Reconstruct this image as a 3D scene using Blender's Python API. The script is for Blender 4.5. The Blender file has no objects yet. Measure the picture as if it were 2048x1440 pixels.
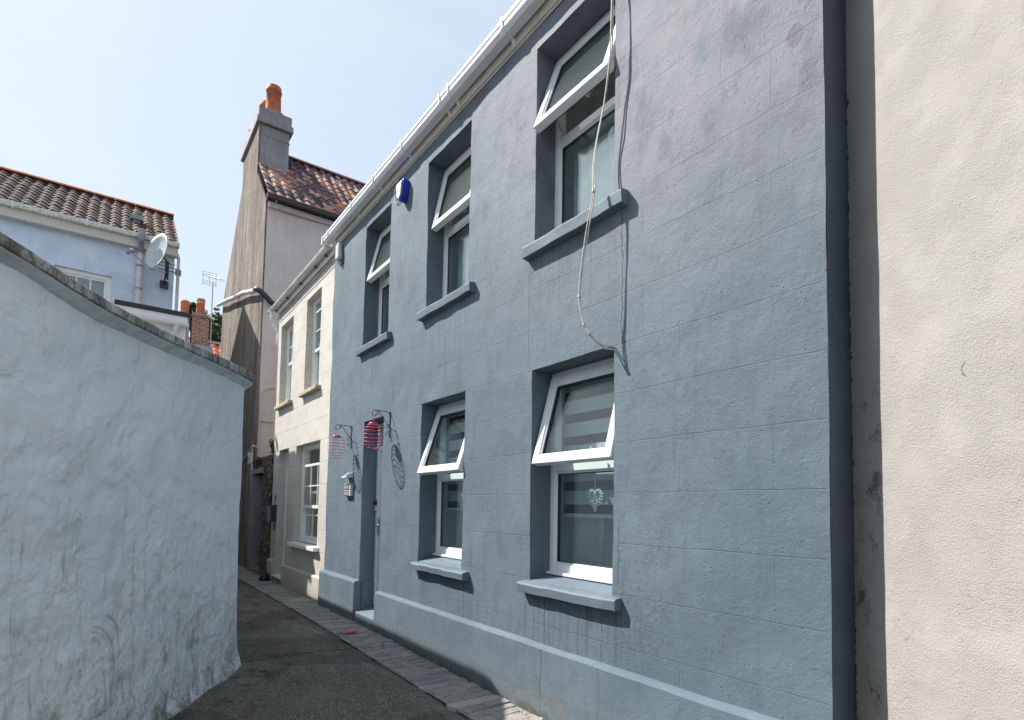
import bpy, bmesh, math, random
from mathutils import Vector, Matrix, noise
random.seed(7)
S = bpy.context.scene
COL = S.collection
PI = math.pi
D = 2.758                                   # the street front of the blue house stands at y = D
SUN = Vector((1.22, 1.0, -1.72)).normalized()   # the way the sunlight travels

def nz(x, y=0.0, z=0.0): return noise.noise(Vector((x, y, z)))
def lerp(a, b, t): return a + (b - a) * t
def sstep(a, b, x):
    t = min(1, max(0, (x - a) / (b - a))); return t * t * (3 - 2 * t)
def gz(x): return 0.03 + 0.055 * sstep(-3.5, -8.0, x)

# ------------------------------------------------------------------ materials
class G:
    def __init__(s, name):
        s.m = bpy.data.materials.new(name); s.m.use_nodes = True
        s.t = s.m.node_tree; s.t.nodes.clear()
    def n(s, t, ins=None, **kw):
        nd = s.t.nodes.new('ShaderNode' + t)
        for k, v in kw.items(): setattr(nd, k, v)
        for k, v in (ins or {}).items():
            if isinstance(v, bpy.types.NodeSocket): s.t.links.new(v, nd.inputs[k])
            else: nd.inputs[k].default_value = v
        return nd
    def pos(s): return s.n('NewGeometry').outputs['Position']
    def obj(s): return s.n('TexCoord').outputs['Object']
    def math(s, op, a, b=0.0, clamp=False):
        return s.n('Math', {0: a, 1: b}, operation=op, use_clamp=clamp).outputs[0]
    def sep(s, v):
        o = s.n('SeparateXYZ', {0: v}).outputs; return o[0], o[1], o[2]
    def comb(s, x, y, z): return s.n('CombineXYZ', {0: x, 1: y, 2: z}).outputs[0]
    def scl(s, v, sc): return s.n('VectorMath', {0: v, 1: sc}, operation='MULTIPLY').outputs[0]
    def noise(s, v, scale, detail=3.0, rough=0.55, dist=0.0):
        return s.n('TexNoise', {'Vector': v, 'Scale': scale, 'Detail': detail, 'Roughness': rough, 'Distortion': dist}).outputs[0]
    def vor(s, v, scale, feature='F1', out='Distance', rnd=1.0):
        return s.n('TexVoronoi', {'Vector': v, 'Scale': scale, 'Randomness': rnd}, feature=feature).outputs[out]
    def rng(s, f, a, b, c=0.0, d=1.0, smooth=True):
        return s.n('MapRange', {0: f, 1: a, 2: b, 3: c, 4: d}, interpolation_type='SMOOTHSTEP' if smooth else 'LINEAR').outputs[0]
    def ramp(s, f, stops):
        nd = s.n('ValToRGB', {0: f}); e = nd.color_ramp.elements
        while len(e) < len(stops): e.new(0.5)
        for i, (p, c) in enumerate(stops): e[i].position = p; e[i].color = (*c, 1)
        return nd.outputs[0]
    def mix(s, f, a, b, mode='MIX'):
        nd = s.n('Mix', data_type='RGBA', blend_type=mode)
        for idx, v in ((0, f), (6, a), (7, b)):
            if isinstance(v, bpy.types.NodeSocket): s.t.links.new(v, nd.inputs[idx])
            else: nd.inputs[idx].default_value = v if idx == 0 else (*v, 1)
        return nd.outputs[2]
    def bump(s, h, strength=0.5, dist=0.01, normal=None):
        ins = {'Height': h, 'Strength': strength, 'Distance': dist}
        if normal: ins['Normal'] = normal
        return s.n('Bump', ins).outputs[0]
    def out(s, color, rough=0.6, normal=None, metal=0.0, spec=0.5, **more):
        p = s.n('BsdfPrincipled')
        d = {'Base Color': color, 'Roughness': rough, 'Metallic': metal, 'Specular IOR Level': spec}
        if normal: d['Normal'] = normal
        d.update(more)
        for k, v in d.items():
            if isinstance(v, bpy.types.NodeSocket): s.t.links.new(v, p.inputs[k])
            elif k in ('Base Color',) and len(v) == 3: p.inputs[k].default_value = (*v, 1)
            else: p.inputs[k].default_value = v
        o = s.n('OutputMaterial'); s.t.links.new(p.outputs[0], o.inputs[0])
        return s.m

def plain(name, c, rough=0.5, metal=0.0, var=0.12, bump=0.0, scale=8.0, spec=0.5):
    g = G(name); p = g.obj()
    f = g.noise(p, scale, 5, 0.6)
    a = tuple(v * (1 - var) for v in c); b = tuple(min(1, v * (1 + var)) for v in c)
    col = g.mix(g.rng(f, 0.3, 0.7), a, b)
    nrm = g.bump(g.noise(p, scale * 6, 4), bump, 0.01) if bump else None
    return g.out(col, rough, nrm, metal, spec)

def crack_mask(g, P, x0, z0, z1, w, wob=0.022, seed=0.0):
    x, y, z = g.sep(P)
    nn = g.noise(g.comb(seed, seed, z), 5.0, 5, 0.65)
    dx = g.math('ABSOLUTE', g.math('SUBTRACT', g.math('SUBTRACT', x, x0), g.math('MULTIPLY', g.math('SUBTRACT', nn, 0.5), wob * 4)))
    brk = g.noise(g.comb(seed + 3, x, z), 22.0, 2)
    ww = g.math('MULTIPLY', brk, w * 2)
    m = g.math('LESS_THAN', dx, ww)
    m = g.math('MULTIPLY', m, g.math('MULTIPLY', g.math('GREATER_THAN', z, z0), g.math('LESS_THAN', z, z1)))
    return m

def render_wall(name, c, c2, grooves=None, gx=0.0, gzz=0.0, bw=0.585, rh=0.334, lens_haze=None, cracks=(), rough=0.72, fine=0.5, lumps=0.35,
                streak=0.25, streakcol=None, base_dirt_bounce=None, spec=0.35, pits=0.0, gdark=0.6):
    g = G(name); P = g.pos(); x, y, z = g.sep(P)
    big = g.noise(P, 1.3, 5, 0.6); mid = g.noise(P, 7.0, 5, 0.65)
    col = g.mix(g.rng(big, 0.35, 0.65), c, c2)
    dk = tuple(v * 0.86 for v in c); lt = tuple(min(1, v * 1.12) for v in c2)
    col = g.mix(g.math('MULTIPLY', g.rng(g.noise(P, 2.7, 7, 0.72, 0.4), 0.46, 0.62), 0.55), col, dk)
    col = g.mix(g.math('MULTIPLY', g.rng(mid, 0.5, 0.72), 0.5), col, dk)
    col = g.mix(g.math('MULTIPLY', g.rng(g.noise(P, 17.0, 4, 0.7), 0.56, 0.75), 0.4), col, lt)
    st = g.noise(g.scl(P, (9.0, 9.0, 0.7)), 1.6, 5, 0.7)
    col = g.mix(g.math('MULTIPLY', g.rng(st, 0.5, 0.75), streak), col, streakcol or tuple(v * 0.62 for v in c))
    if lens_haze:                                  # lens haze painted pale into the colour high right, with grime mottles
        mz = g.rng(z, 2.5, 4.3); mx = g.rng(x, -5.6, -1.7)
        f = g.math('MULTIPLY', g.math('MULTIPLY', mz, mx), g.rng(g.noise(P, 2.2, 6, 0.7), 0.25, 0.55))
        col = g.mix(g.math('MULTIPLY', f, 0.9), col, lens_haze)
        mot = g.rng(g.noise(g.scl(P, (1, 1, 0.6)), 3.2, 8, 0.76), 0.49, 0.65)
        col = g.mix(g.math('MULTIPLY', g.math('MULTIPLY', mot, g.rng(z, 2.6, 4.2)), 0.62), col, (0.078, 0.085, 0.108))
    h = g.math('MULTIPLY', g.noise(P, 85.0, 5, 0.7), fine)
    h = g.math('ADD', h, g.math('MULTIPLY', g.noise(P, 24.0, 4, 0.6), fine * 0.9))
    h = g.math('ADD', h, g.math('MULTIPLY', g.noise(P, 4.5, 5, 0.6), lumps * 3))
    if pits:
        v = g.rng(g.vor(P, 26.0), 0.05, 0.16)
        keep = g.rng(g.noise(P, 9.0, 2), 0.5, 0.6)
        pit = g.math('MULTIPLY', g.math('SUBTRACT', 1.0, v), keep)
        h = g.math('SUBTRACT', h, g.math('MULTIPLY', pit, 0.8 * pits))
        col = g.mix(g.math('MULTIPLY', pit, 0.5), col, tuple(v * 0.35 for v in c))
    if grooves:
        wob = g.math('MULTIPLY', g.math('SUBTRACT', g.noise(P, 2.5, 4), 0.5), 0.022)
        bx = g.comb(g.math('ADD', g.math('SUBTRACT', x, gx), wob), g.math('ADD', g.math('SUBTRACT', z, gzz), wob), 0.0)
        br = g.n('TexBrick', {'Vector': bx, 'Scale': 1.0, 'Mortar Size': grooves, 'Mortar Smooth': 0.4, 'Brick Width': bw, 'Row Height': rh},
                 offset=0.5, offset_frequency=2).outputs['Fac']
        fr = g.math('FRACT', g.math('ADD', g.math('DIVIDE', g.math('ADD', g.math('SUBTRACT', z, gzz), wob), rh), 0.5))
        isrow = g.math('LESS_THAN', g.math('ABSOLUTE', g.math('SUBTRACT', fr, 0.5)), 0.035)
        keep = g.rng(g.noise(P, 1.9, 3, 0.6), 0.42, 0.60)
        keep = g.math('MAXIMUM', g.math('MULTIPLY', keep, 0.6), g.math('MULTIPLY', isrow, g.rng(g.noise(P, 3.1, 3), 0.3, 0.5)))
        gr = g.math('MULTIPLY', g.math('MULTIPLY', br, keep), g.math('LESS_THAN', x, -1.275))
        h = g.math('SUBTRACT', h, g.math('MULTIPLY', gr, 0.7))
        col = g.mix(g.math('MULTIPLY', gr, gdark), col, tuple(v * 0.5 for v in c))
    for i, (x0, z0, z1, w) in enumerate(cracks):
        m = crack_mask(g, P, x0, z0, z1, w * 1.0, seed=i * 1.7)
        h = g.math('SUBTRACT', h, g.math('MULTIPLY', m, 1.6))
        col = g.mix(g.math('MULTIPLY', m, 0.75), col, tuple(v * 0.35 for v in c))
    if lens_haze:
        dx = g.math('MULTIPLY', g.math('ADD', x, 1.40), 1 / .042); dz = g.math('MULTIPLY', g.math('SUBTRACT', z, 4.05), 1 / .060)
        spot = g.rng(g.math('ADD', g.math('ADD', g.math('MULTIPLY', dx, dx), g.math('MULTIPLY', dz, dz)), g.math('MULTIPLY', mid, .8)), 1.55, 1.25)
        col = g.mix(g.math('MULTIPLY', spot, 0.5), col, (0.065, 0.07, 0.085))
        # blistered paint beside the lower right window, old patches, and runs below the sills
        bl = g.math('MULTIPLY', g.rng(g.noise(P, 14.0, 6, 0.7, 1.2), 0.53, 0.56), g.math('MULTIPLY', g.math('MULTIPLY', g.rng(x, -2.66, -2.58), g.rng(x, -2.15, -2.40)), g.math('MULTIPLY', g.rng(z, 0.62, 0.85), g.rng(z, 1.55, 1.15))))
        h = g.math('ADD', h, g.math('MULTIPLY', bl, 1.1))
        pt = g.noise(P, 0.85, 3, 0.5, 0.4)
        patch = g.rng(pt, 0.575, 0.60)
        h = g.math('ADD', h, g.math('MULTIPLY', patch, 0.15)); col = g.mix(g.math('MULTIPLY', patch, 0.20), col, lt)
        for (xa, xb, zt) in ((-7.42, -6.38, 3.66), (-5.56, -4.46, 3.66), (-3.63, -2.53, 3.66), (-5.55, -4.46, 0.95), (-3.63, -2.57, 0.95)):
            m = g.math('MULTIPLY', g.math('MULTIPLY', g.math('GREATER_THAN', x, xa), g.math('LESS_THAN', x, xb)), g.math('MULTIPLY', g.math('LESS_THAN', z, zt), g.rng(z, zt - 0.85, zt)))
            rn = g.rng(g.noise(g.scl(P, (22.0, 1.0, 0.6)), 1.2, 4, 0.6), 0.50, 0.68)
            col = g.mix(g.math('MULTIPLY', g.math('MULTIPLY', m, rn), 0.5), col, (0.062, 0.074, 0.085))
        hl = g.math('LESS_THAN', g.math('ABSOLUTE', g.math('SUBTRACT', g.noise(P, 0.9, 6, 0.62, 0.5), 0.5)), 0.0008)
        hl = g.math('MULTIPLY', hl, g.rng(g.noise(P, 1.1, 2), 0.52, 0.58))
        h = g.math('SUBTRACT', h, g.math('MULTIPLY', hl, 0.6)); col = g.mix(g.math('MULTIPLY', hl, 0.4), col, (0.045, 0.055, 0.065))
    if base_dirt_bounce:
        m = g.math('MULTIPLY', g.rng(z, base_dirt_bounce[3], 0.0), g.rng(g.noise(g.scl(P, (2, 2, 0.8)), 5.0, 6, 0.7), 0.32, 0.68))
        col = g.mix(g.math('MULTIPLY', m, 0.8), col, base_dirt_bounce[:3])
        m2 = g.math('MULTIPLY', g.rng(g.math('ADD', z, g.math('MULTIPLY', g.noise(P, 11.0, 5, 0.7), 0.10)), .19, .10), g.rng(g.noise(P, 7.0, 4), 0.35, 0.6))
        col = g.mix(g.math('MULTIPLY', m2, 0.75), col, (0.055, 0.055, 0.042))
    return g.out(col, rough, g.bump(h, 0.55, 0.012), 0.0, spec)

M = {}
BLUE, BLUE2 = (0.104, 0.145, 0.179), (0.126, 0.168, 0.203)
CR = [(-2.585, 2.72, 3.62, 0.006), (-3.62, 2.75, 3.55, 0.003), (-3.50, 0.50, 0.96, 0.003), (-3.36, 0.50, 0.93, 0.006), (-2.98, 0.56, 0.94, 0.004),
      (-2.60, 1.1, 1.5, 0.004), (-6.30, 2.75, 3.75, 0.004), (-4.42, 0.5, 1.3, 0.003), (-2.75, 0.56, 0.9, 0.003)]
M['blue'] = render_wall('blue_render', BLUE, BLUE2, grooves=0.0038, gx=-1.2375, gzz=1.05, lens_haze=(0.215, 0.217, 0.245), cracks=CR, pits=1.0, streak=0.42, gdark=0.24)
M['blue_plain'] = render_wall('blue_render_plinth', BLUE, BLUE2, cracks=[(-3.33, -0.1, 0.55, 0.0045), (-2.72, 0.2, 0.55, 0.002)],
                              base_dirt_bounce=(0.19, 0.172, 0.15, 0.42), streak=0.2, lumps=0.25)  # tan bounced light painted up the plinth, plus dark dirt at its foot
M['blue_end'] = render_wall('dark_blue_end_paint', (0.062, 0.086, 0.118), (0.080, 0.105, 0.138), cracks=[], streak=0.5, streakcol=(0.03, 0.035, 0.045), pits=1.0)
M['blue_sill'] = render_wall('blue_sill_paint', (0.118, 0.160, 0.196), (0.136, 0.178, 0.214), streak=0.1, fine=0.3, rough=0.6)
M['cream'] = render_wall('cream_render', (0.52, 0.495, 0.445), (0.56, 0.535, 0.485), grooves=0.005, gx=-8.7, gzz=0.50, bw=0.66, rh=0.36, fine=0.2, lumps=0.2, streak=0.35,
                         streakcol=(0.40, 0.38, 0.32), gdark=0.8)
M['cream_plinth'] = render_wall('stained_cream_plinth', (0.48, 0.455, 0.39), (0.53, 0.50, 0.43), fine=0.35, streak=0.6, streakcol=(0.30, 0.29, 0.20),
                                base_dirt_bounce=(0.13, 0.125, 0.09, 0.40))
M['pink'] = render_wall('pink_render', (0.66, 0.565, 0.55), (0.70, 0.60, 0.58), fine=0.25, lumps=1.0, streak=0.3, streakcol=(0.36, 0.27, 0.25))
M['lavender'] = render_wall('lavender_render', (0.60, 0.69, 0.84), (0.66, 0.74, 0.87), fine=0.3, lumps=1.3, streak=0.2)
M['white_render'] = render_wall('white_render', (0.72, 0.72, 0.70), (0.78, 0.78, 0.76), fine=0.2, lumps=0.4, streak=0.2)
M['cement'] = render_wall('grey_cement', (0.25, 0.235, 0.255), (0.33, 0.31, 0.33), fine=0.4, lumps=0.5, streak=0.7, streakcol=(0.13, 0.12, 0.14))

def gable_mat():
    g = G('roughcast'); P = g.pos()
    st = g.math('ADD', g.math('MULTIPLY', g.noise(g.scl(P, (2.2, 2.2, 0.28)), 1.6, 4, 0.55), 0.52), g.math('MULTIPLY', g.noise(g.scl(P, (1, 1, .7)), 3.0, 7, 0.75), 0.48))
    col = g.ramp(st, [(0.32, (0.09, 0.08, 0.07)), (0.44, (0.20, 0.172, 0.148)), (0.55, (0.28, 0.245, 0.21)), (0.66, (0.45, 0.41, 0.365))])
    run = g.rng(g.noise(g.scl(P, (1.5, 1.5, 0.13)), 1.7, 5, 0.6, 0.2), 0.52, 0.66)
    col = g.mix(g.math('MULTIPLY', run, 0.62), col, (0.085, 0.075, 0.07))
    sp = g.noise(g.scl(P, (1, 1, 0.6)), 20.0, 5, 0.78)
    col = g.mix(g.math('MULTIPLY', g.rng(sp, 0.5, 0.62), 0.6), col, (0.085, 0.072, 0.065))
    col = g.mix(g.math('MULTIPLY', g.rng(g.noise(P, 40.0, 2), 0.58, 0.7), 0.4), col, (0.46, 0.42, 0.37))
    h = g.math('ADD', g.noise(P, 34.0, 4, 0.7), g.math('MULTIPLY', g.noise(P, 4.0, 4), 1.2))
    return g.out(col, 0.95, g.bump(h, 0.9, 0.025), 0, 0.2)
M['roughcast'] = gable_mat()

def garden_wall_mat():
    g = G('white_painted_garden_wall'); P = g.obj(); x, y, z = g.sep(P)      # object x runs along the wall face
    big = g.noise(P, 1.1, 5, 0.6)
    col = g.mix(g.rng(big, 0.35, 0.65), (0.705, 0.80, 0.88), (0.77, 0.86, 0.93))
    # paler, damp band under the coping
    up = g.math('MULTIPLY', g.rng(z, 2.35, 2.75), g.rng(g.noise(g.scl(P, (1, 1, 0.5)), 4.0, 5), 0.35, 0.6))
    col = g.mix(g.math('MULTIPLY', up, 0.5), col, (0.83, 0.87, 0.85))
    rust = g.rng(g.noise(g.scl(P, (1, 1, 1.5)), 13.0, 5, 0.7), 0.66, 0.74)
    col = g.mix(g.math('MULTIPLY', rust, g.math('MULTIPLY', g.rng(z, 2.45, 2.75), 0.8)), col, (0.16, 0.11, 0.07))
    # algae runs
    s1 = g.noise(g.scl(P, (13.0, 13.0, 1.1)), 1.0, 5, 0.72)
    pat = g.noise(P, 2.1, 4, 0.6)
    lo = g.math('MULTIPLY', g.rng(z, 2.0, 1.1), g.rng(z, -0.2, 0.5, 0.55, 1.0))
    al = g.math('MULTIPLY', g.math('MULTIPLY', g.rng(s1, 0.53, 0.72), g.rng(pat, 0.42, 0.58)), lo)
    col = g.mix(g.math('MULTIPLY', al, 0.9), col, (0.25, 0.28, 0.15))
    blot = g.math('MULTIPLY', g.rng(g.noise(g.scl(P, (1, 1, 0.55)), 6.5, 8, 0.75), 0.50, 0.66), g.rng(z, 1.35, 0.5))
    col = g.mix(g.math('MULTIPLY', blot, 0.75), col, (0.30, 0.32, 0.22))
    spot = g.math('MULTIPLY', g.rng(g.noise(P, 30.0, 4, 0.7), 0.52, 0.66), g.rng(z, 1.3, 0.1))
    col = g.mix(g.math('MULTIPLY', spot, 0.55), col, (0.24, 0.23, 0.19))
    dirt = g.math('MULTIPLY', g.rng(z, 0.42, 0.03), g.rng(g.noise(g.scl(P, (1.6, 1.6, 1)), 5.5, 7, 0.75), 0.42, 0.62))
    col = g.mix(g.math('MULTIPLY', dirt, 0.85), col, (0.13, 0.115, 0.095))
    # dark curved scuffs left by a wiped hand or brush
    for (uc, zc, r, z0, w) in ((-2.02, 0.79, 0.125, 0.50, 0.022), (-2.16, 0.66, 0.20, 0.36, 0.034), (-2.18, 0.66, 0.15, 0.42, 0.018), (-1.91, 0.60, 0.075, 0.34, 0.024)):
        dx = g.math('SUBTRACT', x, uc); dz = g.math('SUBTRACT', z, zc)
        dzp = g.math('MAXIMUM', dz, 0.0)
        rad = g.math('SQRT', g.math('ADD', g.math('MULTIPLY', dx, dx), g.math('MULTIPLY', dzp, dzp)))
        on = g.rng(g.math('ABSOLUTE', g.math('SUBTRACT', rad, r)), w, w * 0.35)
        on = g.math('MULTIPLY', on, g.math('MULTIPLY', g.rng(dx, -0.02, 0.05), g.math('GREATER_THAN', z, z0)))
        brk = g.noise(g.comb(g.math('MULTIPLY', rad, 70.0), g.math('MULTIPLY', z, 2.5), uc), 1.0, 3, 0.6)
        on = g.math('MULTIPLY', on, g.rng(brk, 0.42, 0.58))
        col = g.mix(g.math('MULTIPLY', on, 0.6), col, (0.25, 0.25, 0.255))
    crk = g.math('LESS_THAN', g.math('ABSOLUTE', g.math('SUBTRACT', g.math('ADD', z, g.math('MULTIPLY', g.noise(P, 3.5, 5, 0.65), 0.35)), 1.30)), 0.0022)
    col = g.mix(g.math('MULTIPLY', crk, g.math('MULTIPLY', g.rng(pat, 0.45, 0.5), 0.35)), col, (0.25, 0.24, 0.2))
    tr = g.noise(g.scl(P, (1, 1, 1.2)), 4.0, 3, 0.5, 0.5)
    h = g.math('ADD', g.math('MULTIPLY', tr, 2.0), g.math('MULTIPLY', g.noise(g.scl(P, (1, 1, .7)), 9.0, 4, 0.55, 0.9), 0.7))
    h = g.math('ADD', h, g.math('MULTIPLY', g.noise(P, 70.0, 3), 0.12))
    fl = g.noise(P, 2.6, 3, 0.5, 0.4)
    h = g.math('ADD', h, g.math('MULTIPLY', g.rng(fl, 0.45, 0.62), 0.5))
    chp = g.math('MULTIPLY', g.rng(g.noise(P, 21.0, 4, 0.7), 0.70, 0.73), g.rng(g.noise(P, 1.7, 2), 0.45, 0.55))
    col = g.mix(g.math('MULTIPLY', chp, 0.7), col, (0.20, 0.19, 0.165)); h = g.math('SUBTRACT', h, g.math('MULTIPLY', chp, 0.6))
    return g.out(col, 0.55, g.bump(h, 0.85, 0.02), 0, 0.4)
M['garden_wall'] = garden_wall_mat()

def coping_mat():
    g = G('lichened_coping'); P = g.obj(); x, y, z = g.sep(P)
    st = g.noise(g.scl(P, (7.0, 7.0, 2.5)), 1.5, 7, 0.78)
    col = g.ramp(st, [(0.36, (0.10, 0.10, 0.095)), (0.47, (0.24, 0.235, 0.22)), (0.54, (0.40, 0.40, 0.385)), (0.64, (0.62, 0.63, 0.61))])
    col = g.mix(g.math('MULTIPLY', g.rng(g.noise(P, 32.0, 5, 0.75), 0.5, 0.6), 0.65), col, (0.13, 0.125, 0.115))
    return g.out(col, 0.9, g.bump(g.noise(P, 45.0, 5, 0.7), 0.8, 0.012), 0, 0.2)
M['coping'] = coping_mat()
M['coping_bed'] = plain('painted_mortar_bed', (0.52, 0.58, 0.62), 0.6, var=0.2, bump=0.4, scale=9)

def right_wall_mat():
    g = G('cream_roughcast'); P = g.obj(); x, y, z = g.sep(P)
    big = g.noise(P, 2.2, 5, 0.6)
    col = g.mix(g.rng(big, 0.35, 0.65), (0.370, 0.354, 0.332), (0.393, 0.377, 0.355))
    gm = g.math('MULTIPLY', g.rng(g.noise(P, 5.0, 7, 0.75), 0.56, 0.68), 0.16)
    col = g.mix(gm, col, (0.275, 0.258, 0.235))
    spk = g.math('MULTIPLY', g.rng(g.noise(P, 120.0, 2), 0.68, 0.74), g.rng(g.noise(P, 3.0, 3), 0.5, 0.62))
    col = g.mix(g.math('MULTIPLY', spk, 0.5), col, (0.15, 0.14, 0.125))
    # flaking paint: bare patches
    v = g.noise(g.scl(P, (1, 1, 0.8)), 9.0, 6, 0.7)
    area = g.math('MULTIPLY', g.rng(x, 0.22, 0.14), g.math('MULTIPLY', g.rng(z, 2.3, 2.1), g.rng(z, 0.5, 0.75)))
    bare = g.math('MULTIPLY', g.rng(v, 0.605, 0.615), area)
    col = g.mix(bare, col, (0.13, 0.13, 0.135))
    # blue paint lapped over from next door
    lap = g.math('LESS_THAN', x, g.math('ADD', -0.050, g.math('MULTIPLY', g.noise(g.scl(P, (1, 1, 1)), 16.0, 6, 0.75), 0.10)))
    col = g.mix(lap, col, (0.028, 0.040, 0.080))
    edge = g.math('SUBTRACT', g.rng(v, 0.53, 0.60), bare)
    h = g.math('ADD', g.math('MULTIPLY', g.noise(P, 150.0, 4, 0.7), 1.1), g.math('MULTIPLY', g.noise(P, 55.0, 4, 0.65), 0.6))
    cx = g.math('SUBTRACT', x, 0.645); cz = g.math('SUBTRACT', z, 2.17)
    rad = g.math('SQRT', g.math('ADD', g.math('MULTIPLY', cx, cx), g.math('MULTIPLY', g.math('MULTIPLY', cz, cz), 0.7)))
    cres = g.math('MULTIPLY', g.rng(g.math('ABSOLUTE', g.math('SUBTRACT', rad, 0.022)), 0.005, 0.002), g.math('LESS_THAN', cx, -0.004))
    col = g.mix(g.math('MULTIPLY', cres, 0.7), col, (0.12, 0.11, 0.10))
    hl = g.math('MULTIPLY', g.math('LESS_THAN', g.math('ABSOLUTE', g.math('SUBTRACT', g.noise(P, 1.6, 6, 0.6, 0.6), 0.5)), 0.0014), g.rng(g.noise(P, 2.1, 2), 0.52, 0.6))
    col = g.mix(g.math('MULTIPLY', hl, 0.45), col, (0.16, 0.15, 0.135))
    pk = g.rng(g.noise(P, 1.5, 5, 0.6), 0.50, 0.66)
    col = g.mix(g.math('MULTIPLY', g.math('MULTIPLY', pk, g.rng(z, 2.4, 1.2)), 0.5), col, (0.35, 0.305, 0.265))
    h = g.math('MULTIPLY', h, g.rng(g.noise(P, 4.0, 4), 0.36, 0.58, 0.6, 1.0))
    h = g.math('ADD', h, g.math('MULTIPLY', g.noise(P, 5.5, 3), 0.2))
    h = g.math('ADD', h, g.math('MULTIPLY', g.math('MULTIPLY', edge, area), 1.4))
    h = g.math('SUBTRACT', h, g.math('MULTIPLY', bare, 0.5))
    return g.out(col, 0.8, g.bump(h, 0.75, 0.010), 0, 0.3)
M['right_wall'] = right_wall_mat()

def asphalt_mat():
    g = G('old_asphalt'); P = g.pos(); x, y, z = g.sep(P)
    ag = g.vor(P, 135.0, out='Color'); agd = g.vor(P, 135.0)
    tone = g.n('SeparateColor', {0: ag}).outputs[0]
    col = g.mix(g.rng(tone, 0.55, 0.98), (0.225, 0.209, 0.188), (0.62, 0.585, 0.53))
    big = g.noise(P, 1.6, 6, 0.65)
    col = g.mix(g.math('MULTIPLY', g.rng(big, 0.52, 0.68), 0.5), col, (0.145, 0.134, 0.12))
    moss = g.math('MULTIPLY', g.rng(g.noise(P, 4.2, 6, 0.7), 0.54, 0.66), g.rng(g.math('ADD', x, g.math('MULTIPLY', y, 1.64)), -1.9, -3.4))
    col = g.mix(g.math('MULTIPLY', moss, 0.85), col, (0.10, 0.092, 0.035))
    rust = g.math('MULTIPLY', g.rng(g.noise(P, 3.1, 6, 0.7), 0.58, 0.67), g.rng(y, 1.9, 1.1))
    col = g.mix(g.math('MULTIPLY', rust, 0.6), col, (0.12, 0.06, 0.03))
    lt = g.rng(g.noise(P, 2.3, 5, 0.65, 0.6), 0.55, 0.72)
    col = g.mix(g.math('MULTIPLY', lt, 0.5), col, (0.42, 0.395, 0.36))
    rp = g.rng(g.math('ADD', g.noise(P, 0.55, 2), g.math('MULTIPLY', g.noise(P, 6.0, 4), 0.05)), 0.545, 0.552)
    col = g.mix(g.math('MULTIPLY', rp, 0.4), col, (0.12, 0.115, 0.108))
    wr = g.math('MULTIPLY', g.rng(g.noise(g.scl(P, (0.6, 2.2, 1)), 3.0, 7, 0.75), 0.53, 0.66), g.rng(y, 0.9, 1.9))
    col = g.mix(g.math('MULTIPLY', wr, 0.5), col, (0.62, 0.585, 0.53))
    fl = g.math('LESS_THAN', g.vor(P, 14.0), 0.075)
    col = g.mix(g.math('MULTIPLY', fl, 0.8), col, (0.55, 0.52, 0.47))
    # a patched seam across the lane
    sm = g.math('LESS_THAN', g.math('ABSOLUTE', g.math('ADD', g.math('ADD', x, 6.05), g.math('MULTIPLY', g.math('SUBTRACT', g.noise(P, 3.0, 5), 0.5), 0.5))), 0.012)
    col = g.mix(g.math('MULTIPLY', sm, 0.8), col, (0.02, 0.02, 0.018))
    h = g.math('ADD', g.math('MULTIPLY', agd, 2.2), g.math('MULTIPLY', g.noise(P, 9.0, 6, 0.7), 2.6))
    return g.out(col, 0.9, g.bump(h, 1.0, 0.014), 0, 0.25)
M['asphalt'] = asphalt_mat()

def tone_mat(name, stops, rough=0.85, scale=20.0, spots=None, bump=0.6, strata=None, spec=0.3):
    g = G(name); P = g.pos()
    t = g.n('Attribute', attribute_name='tone').outputs['Fac']
    f = g.math('ADD', t, g.math('MULTIPLY', g.math('SUBTRACT', g.noise(P, scale, 5, 0.7), 0.5), 0.5), True)
    col = g.ramp(f, stops)
    if spots:
        col = g.mix(g.math('MULTIPLY', g.rng(g.noise(P, scale * 0.6, 6, 0.75), spots[3], spots[3] + 0.1), spots[4]), col, spots[:3])
    h = g.noise(g.scl(P, strata) if strata else P, scale * 1.6, 5, 0.7)
    return g.out(col, rough, g.bump(h, bump, 0.012), 0, spec)
M['tiles_old'] = tone_mat('old_pantiles', [(0.1, (0.040, 0.032, 0.030)), (0.4, (0.090, 0.062, 0.053)), (0.65, (0.185, 0.095, 0.066)), (0.95, (0.32, 0.155, 0.10))],
                          spots=(0.045, 0.042, 0.04, 0.45, 0.85))
M['tiles_pink'] = tone_mat('mixed_pantiles', [(0.08, (0.07, 0.05, 0.065)), (0.35, (0.15, 0.095, 0.11)), (0.55, (0.30, 0.16, 0.15)), (0.75, (0.52, 0.36, 0.29)), (0.95, (0.55, 0.22, 0.12))],
                           spots=(0.40, 0.33, 0.26, 0.58, 0.5))
M['tiles_red'] = tone_mat('red_pantiles', [(0.1, (0.25, 0.07, 0.045)), (0.9, (0.5, 0.16, 0.10))])
M['stone_paving'] = tone_mat('slate_paving_stones', [(0.1, (0.17, 0.175, 0.185)), (0.5, (0.29, 0.29, 0.29)), (0.75, (0.39, 0.375, 0.35)), (0.95, (0.48, 0.45, 0.41))], scale=22.0,
                            spots=(0.46, 0.43, 0.38, 0.54, 0.6), bump=0.9, strata=(0.6, 3.0, 1.0))
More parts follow.
